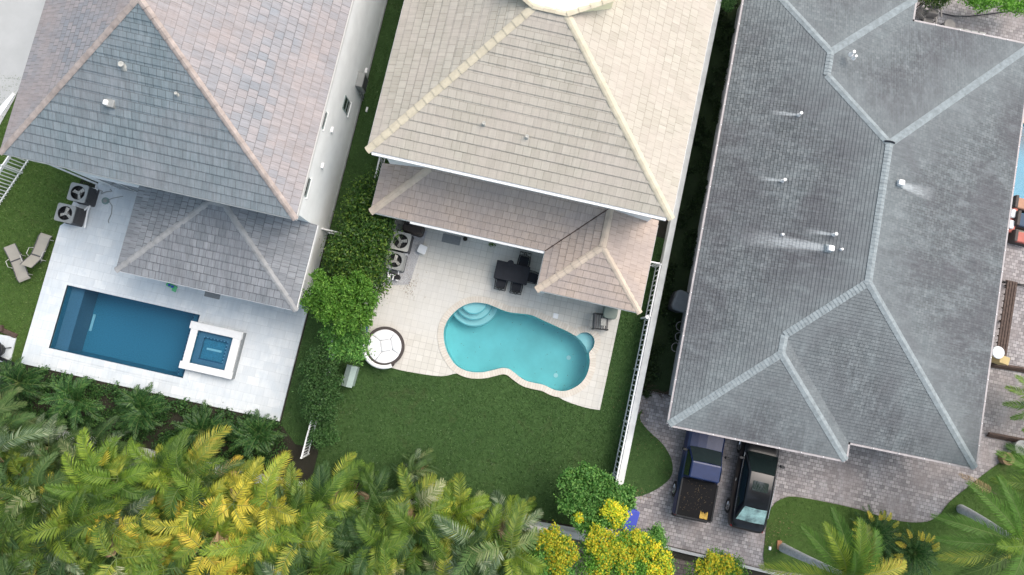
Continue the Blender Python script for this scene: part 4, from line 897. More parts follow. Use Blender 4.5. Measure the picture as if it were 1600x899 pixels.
# ---------------------------------------------------------------- dining set
def chair(x, y, z, rz, label, group=None, w=.52, lounge=False, src=None):
    if src:
        r = copy_tree(src); r.location = (x, y, z); r.rotation_euler.z = rz; r['label'] = label; return r
    r = empty('patio_chair', label, 'chair', (x, y, z), rz, group); zs = .44; d = .5
    mb = MB(); mb.rbox(0, 0, w - .06, d - .04, zs, zs + .07, .05); mb.build('seat', M['slate'], r)
    for sx in (-1, 1):
        for sy_ in (-1, 1): mb = MB(); mb.tube([(sx * w / 2, sy_ * d / 2, zs + .02), (sx * (w / 2 + .02), sy_ * (d / 2 + .03), 0)], .017, 6); mb.build('leg', M['black'], r)
        mb = MB(); mb.tube([(sx * w / 2, -d / 2, zs), (sx * (w / 2 + .03), -d / 2 + .02, zs + .2), (sx * (w / 2 + .03), .0, zs + .24), (sx * w / 2, d / 2 + .02, zs + .2)], .018, 6); mb.build('armrest', M['black'], r)
    B0 = [(-w / 2, d / 2, zs), (-w / 2 + .0, d / 2 + .14, zs + .46), (w / 2, d / 2 + .14, zs + .46), (w / 2, d / 2, zs)]
    mb = MB(); mb.tube(B0, .018, 6); mb.tube([(-w / 2, d / 2 + .02, zs + .08), (w / 2, d / 2 + .14, zs + .46)], .012, 6); mb.tube([(w / 2, d / 2 + .02, zs + .08), (-w / 2, d / 2 + .14, zs + .46)], .012, 6); mb.torus(0, d / 2 + .08, zs + .27, .07, .012, 14, 5); mb.tube([(-w / 2, d / 2 + .03, zs + .1), (w / 2, d / 2 + .03, zs + .1)], .012, 6)
    mb.build('backrest', M['black'], r)
    mb = MB(); mb.tube([(-w / 2, -d / 2, zs + .01), (w / 2, -d / 2, zs + .01)], .016, 6); mb.tube([(-w / 2, d / 2, zs + .01), (w / 2, d / 2, zs + .01)], .016, 6); mb.tube([(-w / 2, -d / 2, zs + .01), (-w / 2, d / 2, zs + .01)], .016, 6); mb.tube([(w / 2, -d / 2, zs + .01), (w / 2, d / 2, zs + .01)], .016, 6); mb.build('seat_frame', M['black'], r)
    return r
tc = g(800, 426, .8); t = empty('dining_table', 'black rectangular dining table on the cream patio', 'table', (*tc, .07))
mb = MB(); mb.rbox(0, 0, 1.62, .88, .70, .74, .03, 0, 3, .012)
for k in range(-3, 4): mb.box(k * .22 - .004, -.43, .741, k * .22 + .004, .43, .745)
mb.build('tabletop', M['slate'], t)
for sx in (-1, 1):
    for sy_ in (-1, 1): mb = MB(); mb.rbox(sx * .74, sy_ * .37, .06, .06, 0, .70, .01, 0, 2); mb.build('leg', M['black'], t)
GR = 'black chairs round the dining table'
c0 = chair(tc[0] + .44, tc[1] + .66, .07, 0, 'black cross-back chair on the house side of dining table', GR)
chair(tc[0] - .40, tc[1] - .56, .07, R(180), 'black chair on the pool side of table, nearer its left end', src=c0)
chair(tc[0] + .36, tc[1] - .58, .07, R(182), 'black chair on the pool side of table, nearer its right end', src=c0)
chair(tc[0] + 1.0, tc[1] + .0, .07, R(-92), 'black chair at the right end of dining table by porch roof', src=c0)
mb = MB(); mb.tube([(tc[0] - .16, tc[1] + .40, .815), (tc[0] - .16, tc[1] + .40, .90)], .10, 20, .16); tag(mb.build('bowl', M['slate']), 'small dark round bowl at the edge of black dining table', 'bowl')
# lounge armchair beside the pool
q = g(939, 503, .45); t = empty('patio_armchair', 'single dark armchair with striped seat beside the small pool ledge', 'armchair', (*q, .07), R(98))
mb = MB(); mb.tube([(-.34, -.32, .3), (.34, -.32, .3), (.34, .3, .34), (-.34, .3, .34), (-.34, -.32, .3)], .03, 6)
for k in range(5): mb.box(-.32, -.27 + .115 * k, .30, .32, -.22 + .115 * k, .325)
mb.build('seat', M['dark_grey'], t); mb = MB(); mb.rbox(0, .34, .72, .10, .3, .82, .04); mb.build('backrest', M['dark_grey'], t)
for s in (-1, 1):
    mb = MB(); mb.tube([(s * .36, -.34, 0), (s * .36, -.34, .52), (s * .36, .34, .58), (s * .36, .36, 0)], .032, 6); mb.build('side_frame', M['black'], t)
mb = MB(); mb.rbox(-.0, -.12, .36, .26, .33, .37, .04); mb.build('seat_pad', M['ac_beige'], t)
q = g(954, 488, .6); t = empty('storage_bin', 'rounded sage green bin half under the porch roof corner', 'bin', (*q, .07)); mb = MB(); mb.rbox(0, 0, .62, .60, 0, .5, .14, 0, 5); mb.build('body', M['sage_dark'], t); mb = MB(); mb.rbox(0, 0, .66, .64, .503, .58, .16, 0, 5, .04); mb.build('lid', M['sage_dark'], t)
q = g(868, 494); t = empty('skimmer_lid', 'small white square skimmer lid beside the curved pool', 'skimmer lid', (*q, .07)); mb = MB(); mb.rbox(0, 0, .25, .25, 0, .012, .03, 0, 3, .004); mb.build('cover', M['cushion'], t); mb = MB(); mb.cyl(0, 0, .012, .018, .09, 20); mb.build('cap', M['white_paint'], t)

# ---------------------------------------------------------------- little things near the hedge
q = g(660, 390, .3); t = empty('bucket', 'white bucket with square lid standing alone by the gravel', 'bucket', (*q, .085), R(-10)); mb = MB(); mb.cyl(0, 0, 0, .26, .15, 20, .18); mb.build('pail', M['ac_metal'], t); mb = MB(); mb.rbox(0, 0, .42, .42, .26, .31, .07); mb.build('lid', M['cushion'], t)
q = g(634, 396, .1); mb = MB(); mb.cyl(q[0], q[1], .08, .2, .12, 20); mb.cyl(q[0], q[1], .2, .215, .08, 16); tag(mb.build('valve_cap', M['cushion']), 'small round white cap between the two hedge-side air conditioners', 'cap')
q = g(643, 354, .6); t = empty('covered_grill', 'dark brown covered grill against the pink-roofed wall', 'grill', (*q, .085), R(-5)); mb = MB(); mb.rbox(.1, -.05, 1.0, .55, 0, .62, .16, 0, 5, .08); mb.build('cover', M['brown_cover'], t); mb = MB(); mb.tube([(-.25, 0, .62), (-.1, .05, .7), (.05, .0, .63)], .03); mb.build('handle', M['black'], t)
pw = lambda a, b: P(540 + a / 6.42, 330 + b / 6.42, .35)
pipes('pool_plumbing', 'square loop of white pipes on gravel below the air conditioners', [[pw(420, 590), pw(460, 582)], [pw(425, 590), pw(428, 680)], [pw(520, 597), pw(533, 600), pw(526, 652), pw(450, 635), pw(440, 660), pw(446, 684)], [pw(480, 655), pw(470, 690)], [pw(512, 660), pw(505, 694), pw(530, 694)]], .035, 'white_paint', 'pipes')
q = g(612, 430, .3); t = empty('pool_pump', 'dark pool pump between the white pipes on gravel', 'pump', (*q, .085), R(-8)); mb = MB(); mb.tube([(-.25, 0, .16), (.2, 0, .16)], .12, 16); mb.build('motor', M['dark_grey'], t); mb = MB(); mb.cyl(.3, 0, 0, .3, .13, 16); mb.build('strainer', M['black'], t)
q = g(705, 376, .08); mb = MB(); mb.rbox(q[0], q[1] + .05, .9, .42, .072, .09, .03, 0, 3, .005); tag(mb.build('door_mat', M['mat']), 'flat grey speckled mat at glass door on the cream patio', 'mat')
q = g(727, 374, .15); t = empty('flower_pot', 'tiny dark pot beside the grey mat at the wall', 'pot', (*q, .07)); mb = MB(); mb.tube([(0, 0, 0), (0, 0, .16)], .07, 14, .11); mb.build('pot', M['dark_grey'], t); mb = MB(); mb.cyl(0, 0, .15, .165, .095, 14); mb.build('soil', M['soil'], t)
q = g(768, 383, .15); mb = MB(); rr = random.Random(3)
for k in range(60): a = rr.random() * 6.28; d_ = rr.random() * .2; x, y, zz = q[0] + d_ * math.cos(a), q[1] + d_ * .6 * math.sin(a), .08 + rr.random() * .14; mb.mesh([(x, y, zz), (x + .05, y + .02, zz + .02), (x + .02, y + .06, zz + .01)], [(0, 1, 2)])
tag(mb.build('potted_plant', M['palm_lime']), 'tiny yellow-green plant at the wall above the dining table', 'plant')
for (a, b, c_, d_, lb_) in ((573, 482, 573, 519, 'blue upright pole nearer the daybed beside bright tree'), (590, 455, 589, 463, 'short blue pole end poking out below the dark hedge')):
    pipes('blue_pole', lb_, [[P(a, b, 1.3), P(c_, d_, .5)], [P(a - 4, b + 24, .9), P(c_ - 6, d_ - 4, .5)]] if b > 470 else [[P(a, b, .8), P(c_, d_, .3)]], .05, 'blue_dark', 'pole')
q = g(546, 588, .8); t = empty('utility_cabinet', 'pale sage utility cabinet beside the leafy shrub and dark lawn', 'cabinet', (*q, 0), R(-2)); mb = MB(); mb.rbox(0, 0, .42, .95, 0, .8, .04); mb.build('body', M['green_box'], t); mb = MB(); mb.mesh([(-.25, -.5, .8), (.25, -.5, .8), (.25, .5, .8), (-.25, .5, .8), (0, -.5, .93), (0, .5, .93)], [(0, 1, 4), (1, 2, 5, 4), (2, 3, 5), (3, 0, 4, 5)]); mb.build('lid', M['green_box'], t)
mb = MB(); q = g(573, 171, .1); mb.rbox(q[0], q[1], .1, .25, .04, .12, .03); tag(mb.build('sprinkler_box', M['white_paint']), 'tiny white box in grass strip beside the tall white wall', 'box')
q = g(1007, 495, 1.2); mb = MB(); mb.cyl(6.45, q[1], .03, 1.25, .05, 12); mb.tube([(6.45, q[1], 1.25), (6.45, q[1], 1.36)], .06, 12, .09); tag(mb.build('garden_lamp', M['white_paint']), 'small white round-topped garden lamp at the picket fence', 'lamp')

# ---------------------------------------------------------------- strip right of the wall
q = g(1063, 470, 1.0); t = empty('garbage_cart', 'rounded dark grey bin in dark strip against the grey roof edge', 'bin', (*q, .04), R(-8)); mb = MB(); mb.rbox(.05, 0, .75, .95, 0, .85, .2, 0, 5); mb.build('body', M['dark_grey'], t); mb = MB(); mb.rbox(.1, 0, .80, 1.0, .853, 1.0, .22, 0, 5, .07); mb.build('lid', plain('faded_grey_lid', (.11, .125, .14), .5), t)
for i, (a, b, lb_) in enumerate(((1063, 510, 'thin wire plant ring nearest the dark grey bin'), (1061.5, 526.5, 'thin wire plant ring between the two others by the roof edge'), (1056, 543, 'thin wire plant ring farthest below the dark grey bin'))):
    q = g(a, b, .5); t = empty('plant_ring', lb_, 'plant cage', (*q, .04), 0, 'wire plant rings in the dark strip'); mb = MB(); mb.torus(0, 0, .5, .21, .012, 24, 5); mb.build('hoop', M['gutter'], t)
    for k in range(3): mb = MB(); mb.tube([(.21 * math.cos(k * 2.1), .21 * math.sin(k * 2.1), .5), (.15 * math.cos(k * 2.1), .15 * math.sin(k * 2.1), 0)], .01, 5); mb.build('leg', M['gutter'], t)
mb = MB(); rr = random.Random(5); q0, q1 = g(1003, 607), g(1048, 619)
for k in range(60): u = rr.random(); x = q0[0] + (q1[0] - q0[0]) * u + rr.gauss(0, .04); y = q0[1] + (q1[1] - q0[1]) * u + rr.gauss(0, .07); a = rr.gauss(0, .5); L_ = .15 + .2 * rr.random(); zz = .05 + .1 * rr.random(); mb.tube([(x, y, zz), (x + L_ * math.cos(a), y + L_ * math.sin(a), zz + rr.gauss(0, .03))], .009, 4)
struct(tag(mb.build('dry_twigs', M['wood_brown']), 'row of dry twigs where dark strip meets the pavers', 'twigs'), 'stuff')

# ---------------------------------------------------------------- vehicles
def loft(mb, secs):
    n = len(secs[0]); i0 = len(mb.v)
    v = [p for s in secs for p in s]; f = []
    for i in range(len(secs) - 1):
        for k in range(n - 1): f.append((i * n + k, i * n + k + 1, (i + 1) * n + k + 1, (i + 1) * n + k))
    f.append(tuple(range(n))[::-1]); f.append(tuple((len(secs) - 1) * n + k for k in range(n))); mb.mesh(v, f)
def body_sec(y, w, zb, zbelt, zt, crown=.03):
    h = [(-w * .90, zb), (-w, zb + .22), (-w * 1.0, (zb + zbelt) / 2 + .05), (-w * .955, zbelt), (-w * .84, zt - .01), (-w * .45, zt + crown * .7), (0, zt + crown)]
    return [(x, y, z) for x, z in h] + [(-x, y, z) for x, z in h[-2::-1]]
def wheel(r, x, y, rad=.34, w=.24):
    s = 1 if x > 0 else -1; mb = MB(); mb.tube([(x - s * w, y, rad), (x, y, rad)], rad, 24); wv = mb.build('wheel', M['tyre'], r, False)
    mb = MB(); mb.tube([(x, y, rad), (x + s * .015, y, rad)], rad * .62, 20)
    ri = mb.build('rim', M['rim'], wv)
    mb = MB()
    for k in range(5): a = 2 * math.pi * k / 5; mb.tube([(x + s * .02, y + .06 * math.cos(a), rad + .06 * math.sin(a)), (x + s * .018, y + rad * .58 * math.cos(a), rad + rad * .58 * math.sin(a))], .03, 5)
    mb.build('spokes', M['chrome'], wv)
def frustum(mb, b, t, zb, zt):  # b,t: (x half front, x half rear, yfront, yrear)
    (bf, br, byf, byr), (tf, tr, tyf, tyr) = b, t
    v = [(-bf, byf, zb), (bf, byf, zb), (br, byr, zb), (-br, byr, zb), (-tf, tyf, zt), (tf, tyf, zt), (tr, tyr, zt), (-tr, tyr, zt)]
    mb.mesh(v, [(0, 1, 5, 4)[::-1], (1, 2, 6, 5)[::-1], (2, 3, 7, 6)[::-1], (3, 0, 4, 7)[::-1], (4, 5, 6, 7)[::-1]]); return [Vector(q) for q in v]
def panel(v, idx, mar, off, name, mat, r, nu=6, nv=4, bow=.03):
    A_, B_, C_, D_ = (v[i] for i in idx); nn = (B_ - A_).cross(D_ - A_).normalized(); cen = sum(v, Vector()) / 8
    if nn.dot((A_ + C_) / 2 - cen) < 0: nn = -nn
    mb = MB(); V_ = []
    for j in range(nv + 1):
        for i in range(nu + 1):
            a = mar[0] + (1 - mar[0] - mar[1]) * i / nu; b = mar[2] + (1 - mar[2] - mar[3]) * j / nv
            p_ = (A_ * (1 - a) + B_ * a) * (1 - b) + (D_ * (1 - a) + C_ * a) * b
            V_.append(p_ + nn * (off + bow * 4 * a * (1 - a)))
    mb.mesh(V_, [(j * (nu + 1) + i, j * (nu + 1) + i + 1, (j + 1) * (nu + 1) + i + 1, (j + 1) * (nu + 1) + i) for j in range(nv) for i in range(nu)])
    return mb.build(name, mat, r, True)
def bevel(o, w=.02, seg=2):
    m = o.modifiers.new('bevel', 'BEVEL'); m.width = w; m.segments = seg; m.limit_method = 'ANGLE'; m.angle_limit = R(35)
def mirror_(r, x, y, z, mat):
    s = 1 if x > 0 else -1; mb = MB(); mb.rbox(x + s * .14, y, .2, .13, z, z + .15, .05); mb.tube([(x, y, z + .05), (x + s * .1, y, z + .06)], .025, 6); mb.build('mirror', mat, r)
# pickup: local +Y is the front
rear = Vector((*g(1081, 813, .75), 0)); cen = Vector((10.42, 0, 0))
t = empty('pickup_truck', 'navy pickup truck with black bed cover parked left of the black car', 'pickup truck', (10.38, -2.66, .02), R(0.4)); W_ = .89
mb = MB(); loft(mb, [body_sec(-2.80, W_ * .93, .45, .90, 1.0, .0), body_sec(-2.74, W_, .38, .95, 1.08, .0), body_sec(-1.06, W_, .35, .98, 1.10, .0), body_sec(-1.04, W_, .33, .98, 1.08), body_sec(.3, W_, .33, .98, 1.07), body_sec(.45, W_, .33, .96, 1.07), body_sec(2.1, W_ * .99, .35, .93, 1.02), body_sec(2.65, W_ * .95, .4, .85, .93), body_sec(2.82, W_ * .86, .45, .75, .82)])
b_ = mb.build('body', M['paint_blue'], t, False); bevel(b_)
mb = MB(); v = frustum(mb, (.80, .81, .42, -1.03), (.68, .69, -.18, -.93), 1.07, 1.62); cb = mb.build('cab', M['paint_blue'], t); bevel(cb, .06, 4)
panel(v, (0, 1, 5, 4), (.03, .03, .03, .02), .012, 'windshield', M['car_glass'], t, bow=.05)
panel(v, (1, 2, 6, 5), (.06, .08, .1, .1), .010, 'side_window', M['car_glass'], t); panel(v, (3, 0, 4, 7), (.08, .06, .1, .1), .010, 'side_window', M['car_glass'], t); panel(v, (2, 3, 7, 6), (.1, .1, .15, .15), .010, 'rear_window', M['car_glass'], t)
mb = MB(); mb.rbox(0, -1.91, 1.60, 1.74, 1.07, 1.135, .05, 0, 3, .02)
mb.build('bed_cover', M['bed_cover'], t)
mb = MB()
for s in (-1, 1): mb.box(s * .83 - .035, -2.74, 1.1, s * .83 + .035, -1.08, 1.155)
mb.box(-.8, -2.80, 1.09, .8, -2.735, 1.15); mb.build('bed_rail', M['black'], t)
mb = MB(); mb.rbox(0, -2.87, 1.66, .14, .42, .62, .04); mb.build('rear_bumper', M['black'], t)
mb = MB(); mb.rbox(0, 2.84, 1.64, .16, .4, .64, .05); mb.build('front_bumper', M['chrome'], t)
for s in (-1, 1):
    mb = MB(); mb.box(s * .76 - .06, -2.815, .72, s * .76 + .06, -2.79, .95); mb.build('tail_light', M['tail_red'], t)
    mb = MB(); mb.box(s * .66 - .14, 2.76, .64, s * .66 + .14, 2.84, .80); mb.build('headlight', M['chrome'], t)
    mirror_(t, s * .86, .22, 1.12, M['black']); wheel(t, s * .90, -1.75, .37); wheel(t, s * .90, 1.85, .37)
mb = MB(); mb.tube([(-.4, .40, 1.11), (-.02, .36, 1.15)], .012, 5); mb.tube([(.05, .40, 1.11), (.4, .36, 1.14)], .012, 5); mb.build('wiper', M['black'], t)
mb = MB(); rr = random.Random(11)
for k in range(6): x0_ = .28 + .06 * k; mb.mesh([(x0_ - .035, -2.68 + .03 * rr.random(), 1.142), (x0_ + .035, -2.70, 1.142), (x0_ + .02, -2.52 + .12 * rr.random(), 1.15), (x0_ - .015, -2.46 + .14 * rr.random(), 1.15)], [(0, 1, 2, 3)])
lf = mb.build('fallen_leaf', M['gold']); lf.location = t.location; lf.rotation_euler = t.rotation_euler; tag(lf, 'golden dry leaf scrap on the black bed cover corner', 'leaf')
mb = MB()
for k in range(140):
    x, y = rr.gauss(-.1, .45), -1.6 + rr.gauss(-.2, .55)
    if abs(x) < .74 and -2.65 < y < -.8: a = rr.random() * 3; l = .014 + .012 * rr.random(); mb.mesh([(x, y, 1.139), (x + l * math.cos(a), y + l * math.sin(a), 1.142), (x - l * math.sin(a), y + l * math.cos(a), 1.141)], [(0, 1, 2)])
o = mb.build('leaf_litter', M['palm_dead']); o.location = t.location; struct(tag(o, 'specks of leaf litter on the black bed cover', 'leaf litter'), 'stuff')
# black car
t = empty('parked_car', 'shiny black car with pale rear window parked right of the pickup', 'car', (13.02, -3.22, .02), R(-.5)); W_ = .90
mb = MB(); loft(mb, [body_sec(-2.32, W_ * .72, .42, .62, .68, .0), body_sec(-2.25, W_ * .86, .32, .80, .92, .02), body_sec(-2.0, W_ * .95, .25, .92, 1.03), body_sec(-1.5, W_ * .985, .22, .94, 1.06), body_sec(0, W_, .2, .93, 1.0), body_sec(1.0, W_ * .985, .2, .90, .98), body_sec(1.3, W_ * .98, .22, .86, .98), body_sec(1.9, W_ * .93, .25, .80, .88), body_sec(2.25, W_ * .8, .3, .68, .74), body_sec(2.38, W_ * .6, .36, .58, .62)])
b_ = mb.build('body', M['paint_black'], t, True); ss = b_.modifiers.new('smooth', 'SUBSURF'); ss.levels = ss.render_levels = 2
mb = MB(); v = frustum(mb, (.78, .74, 1.33, -1.84), (.58, .57, .46, -1.06), .98, 1.44); cb = mb.build('cabin', M['paint_black'], t, True); bevel(cb, .07, 5)
panel(v, (0, 1, 5, 4), (.03, .03, .03, .02), .012, 'windshield', M['car_glass'], t, bow=.07)
panel(v, (1, 2, 6, 5), (.10, .14, .12, .12), .012, 'side_window', M['car_glass'], t); panel(v, (3, 0, 4, 7), (.14, .10, .12, .12), .012, 'side_window', M['car_glass'], t); panel(v, (2, 3, 7, 6), (.05, .05, .06, .04), .012, 'rear_window', M['sky_glint_glass'], t, bow=.05)
mb = MB(); mb.rbox(0, -.12, .74, .46, 1.438, 1.452, .06, 0, 4, .006); mb.build('sunroof', M['car_glass'], t)
for s in (-1, 1):
    mb = MB(); mb.tube([(s * .82, 1.2, 1.0), (s * .83, 0, 1.01), (s * .79, -1.5, 1.01)], .014, 5); mb.build('window_trim', M['chrome'], t)
    mb = MB(); mb.rbox(s * .66, -2.16, .22, .12, .66, .84, .05); mb.build('tail_light', M['tail_red'], t)
    mb = MB(); mb.rbox(s * .66, 2.1, .26, .22, .6, .74, .06); mb.build('headlight', M['chrome'], t)
    mirror_(t, s * .84, .95, .98, M['paint_black']); wheel(t, s * .88, -1.42, .34, .22); wheel(t, s * .88, 1.42, .34, .22)
    mb = MB(); mb.rbox(s * .915, -.1, .02, .16, .78, .80, .01, 0, 2, .004); mb.build('door_handle', M['chrome'], t)
mb = MB(); mb.tube([(-.5, 1.25, 1.03), (-.05, 1.12, 1.12)], .011, 5); mb.tube([(.05, 1.25, 1.03), (.5, 1.15, 1.10)], .011, 5); mb.build('wiper', M['black'], t)
q = g(985, 812, .8); t = empty('recycling_bin', 'bright blue recycling bin half hidden behind the yellow-flowered tree', 'bin', (*q, .02), R(-5)); mb = MB(); mb.rbox(0, 0, .55, .9, 0, .85, .05); mb.build('body', M['blue_plastic'], t); mb = MB(); mb.rbox(0, 0, .6, .95, .853, .93, .06); mb.build('lid', M['blue_plastic'], t)

# ---------------------------------------------------------------- right edge
t = empty('slatted_screen', 'narrow dark brown slatted screen along the long grey roof edge', 'screen', (0, 0, 0)); a = g(1563, 440, .3); b = g(1556, 562, .3)
mb = MB()
for k in range(4): mb.box(a[0] + .02 + .13 * k, b[1], .7 + .0 * k, a[0] + .12 + .13 * k, a[1], .76)
mb.build('slats', M['wood_brown'], t)
mb = MB(); k = b[1] + .05
while k < a[1]: mb.box(a[0] + .0, k, .64, a[0] + .56, k + .06, .70); k += .34
mb.build('battens', M['wood_brown'], t)
for yy in (b[1] + .1, (a[1] + b[1]) / 2, a[1] - .1): mb = MB(); mb.box(a[0] + .45, yy, .02, a[0] + .53, yy + .08, .64); mb.build('post', M['wood_brown'], t)
mb = MB(); q0, q1 = g(1552, 437, .5), g(1640, 452, .5); mb.tube([(*q0, .5), (*q1, .5)], .03, 6); mb.tube([(*q0, .2), (*q1, .2)], .03, 6)
for k in range(5): u = k / 4; mb.tube([(q0[0] + (q1[0] - q0[0]) * u, q0[1] + (q1[1] - q0[1]) * u, .02), (q0[0] + (q1[0] - q0[0]) * u, q0[1] + (q1[1] - q0[1]) * u, .52)], .025, 6)
tag(mb.build('railing', M['black']), 'thin black railing crossing the pavers at the right edge', 'railing')
q = g(1560, 551, 1.2); t = empty('parasol_base', 'pale round disc on a post between roof edge and brown beam', 'table', (*q, .02)); mb = MB(); mb.cyl(0, 0, 1.15, 1.2, .30, 32, .28); mb.build('disc_top', M['cushion'], t); mb = MB(); mb.cyl(0, 0, 0, 1.15, .04, 12); mb.cyl(0, 0, 0, .05, .2, 20); mb.build('stand', M['ac_metal'], t); t.name = 'round_side_table'
q = g(1569, 563, .9); t = empty('wooden_crate', 'pale yellow wooden crate on the brown beam', 'crate', (*q, .02), R(-8)); mb = MB(); mb.rbox(0, 0, .42, .34, .3, .9, .02); mb.build('box', M['wood_yellow'], t); mb = MB(); mb.rbox(0, 0, .46, .38, .903, .93, .02); mb.build('lid', M['wood_yellow'], t)
for (a, b, c_, d_, lb_) in ((1550, 569, 1640, 583, 'dark wooden plank beam beside the pale crate'), (1545, 678, 1610, 690, 'dark wooden plank beam nearer the round palm ring')):
    q0, q1 = g(a, b, .2), g(c_, d_, .2); mb = MB(); mb.tube([(*q0, .2), (*q1, .2)], .09, 4); mb.tube([(q0[0], q0[1] - .1, .1), (q1[0], q1[1] - .12, .1)], .06, 4); tag(mb.build('plank', M['wood_brown']), lb_, 'plank')
q = g(1575, 717, .3); t = empty('tree_stump', 'hollow brown cut stump on grass near the grey roof corner', 'stump', (*q, .03)); mb = MB(); mb.ring(0, 0, 0, .16, .30, .32, 20); mb.build('bark_ring', plain('stump_wood', (.22, .14, .08), .9, var=.4, scale=14), t); mb = MB(); mb.cyl(0, 0, 0, .1, .165, 16); mb.build('hollow', M['wood_brown'], t)
q = g(1598, 700, .6); t = empty('garden_urn', 'pale grey urn at the right edge above brown stump', 'urn', (*q, .03)); mb = MB(); mb.tube([(0, 0, 0), (0, 0, .25), (0, 0, .5)], .18, 20, .32); mb.build('bowl', M['ac_metal'], t); mb = MB(); mb.ring(0, 0, .49, .24, .35, .05, 24); mb.build('rim', M['ac_metal'], t)
def sofa(px, py, w, d, mat, label, rz=0, back=True):
    q = g(px, py, .45); t = empty('outdoor_seat', label, 'seat', (*q, .02), rz, 'outdoor seats by the neighbouring pool'); mb = MB(); mb.rbox(0, 0, w, d, 0, .30, .05); mb.build('base', M['wicker'], t); mb = MB(); mb.rbox(0, 0, w - .08, d - .08, .303, .46, .08, 0, 4, .05); mb.build('cushion', M[mat], t)
    if back: mb = MB(); mb.rbox(-w / 2 - .08, 0, .16, d, 0, .62, .04); mb.build('backrest', M['wicker'], t)
    return t
sofa(1600, 319, .8, .62, 'tan_cushion', 'tan-cushioned outdoor seat at the right edge nearest the neighbouring pool')
sofa(1603, 345, .8, .75, 'slate_cushion', 'slate blue cushioned outdoor seat between tan seat and coral seat')
sofa(1600, 372, .85, .60, 'red_cushion', 'coral-cushioned outdoor seat at the right edge farthest from pool', back=True)
q = g(1582, 343, .4); t = empty('lounge_chair', 'coral lounge bench with two white pillows tucked by the grey roof', 'bench', (*q, .02)); mb = MB(); mb.rbox(0, 0, .42, 1.3, 0, .36, .05); mb.build('seat', M['red_cushion'], t)
for s in (-.28, .28): mb = MB(); mb.rbox(-.05, s, .26, .44, .37, .48, .08, 0, 4, .05); mb.build('pillow', M['cushion'], t)
# top right patio
def stool(px, py, r_, h, label, mat='ac_metal'):
    q = g(px, py, h); t = empty('round_stool', label, 'stool', (*q, .02), 0, 'grey stools behind the long roof'); mb = MB(); mb.cyl(0, 0, h - .08, h, r_, 28, r_ - .02); mb.build('seat', M[mat], t)
    for k in range(4): a_ = R(45 + 90 * k); mb = MB(); mb.tube([(r_ * .7 * math.cos(a_), r_ * .7 * math.sin(a_), h - .08), (r_ * .9 * math.cos(a_), r_ * .9 * math.sin(a_), 0)], .02, 6); mb.build('leg', M['dark_grey'], t)
M['taupe'] = plain('taupe_plastic', (.20, .19, .18), .7, var=.15)
stool(1484, 39, .30, .5, 'round grey stool standing alone beside the flat paving stones', 'taupe')
def wchair(px, py, label, rz):
    q = g(px, py, .45); t = empty('garden_chair', label, 'chair', (*q, .02), rz, 'grey chairs behind the long roof'); mb = MB(); mb.rbox(0, 0, .55, .52, .38, .45, .12); mb.build('seat', M['taupe'], t); mb = MB(); mb.rbox(0, .3, .55, .06, .42, .85, .02); mb.build('backrest', M['taupe'], t)
    for sx in (-1, 1):
        mb = MB(); mb.box(sx * .29 - .03, -.25, .6, sx * .29 + .03, .28, .64); mb.build('armrest', M['taupe'], t)
        for sy_ in (-1, 1): mb = MB(); mb.tube([(sx * .24, sy_ * .22, .38), (sx * .26, sy_ * .25, 0)], .02, 6); mb.build('leg', M['dark_grey'], t)
wchair(1458, 22, 'taupe garden chair farther from the roof edge by dark shrub', R(10)); wchair(1450, 36, 'taupe garden chair closest to the grey roof inner corner', R(4)); wchair(1441, 20, 'shadowed taupe chair against the grey roof side edge', R(60))
rr = random.Random(2)
for k, lb_ in enumerate(('pale flat paving stone nearest the round stool', 'pale flat paving stone second from the round stool', 'pale flat paving stone third from the round stool', 'pale flat paving stone farthest from the round stool')):
    q = g(1500 + 12 * k, 47 + 2.2 * k, .1); mb = MB(); mb.rbox(q[0], q[1], .36, .26, .02, .07, .04, rr.gauss(0, .1)); tag(mb.build('stepping_stone', M['ac_beige']), lb_, 'paving stone', 'pale stepping stones behind the long roof')
pipes('garden_hose', 'dark thin hose lying across pavers at the top right', [[P(1468, 20, .05), P(1490, 25, .05), P(1515, 25.5, .05), P(1545, 22, .05), P(1575, 18, .05), P(1610, 19, .05)]], .02, 'slate', 'hose')
q = g(1207, 858, .05); 
mb = MB(); mb.rbox(*g(1218, 852, .1), .22, .42, .04, .12, .04, R(10)); tag(mb.build('clay_brick', M['terracotta']), 'orange clay brick in the grass beside the pale palm trunk', 'brick')
mb = MB(); q = g(1203, 857, .1); mb.rbox(*q, .12, .16, .04, .14, .04); tag(mb.build('lawn_sprinkler', M['white_paint']), 'tiny white sprinkler cap in grass behind the black car', 'sprinkler')
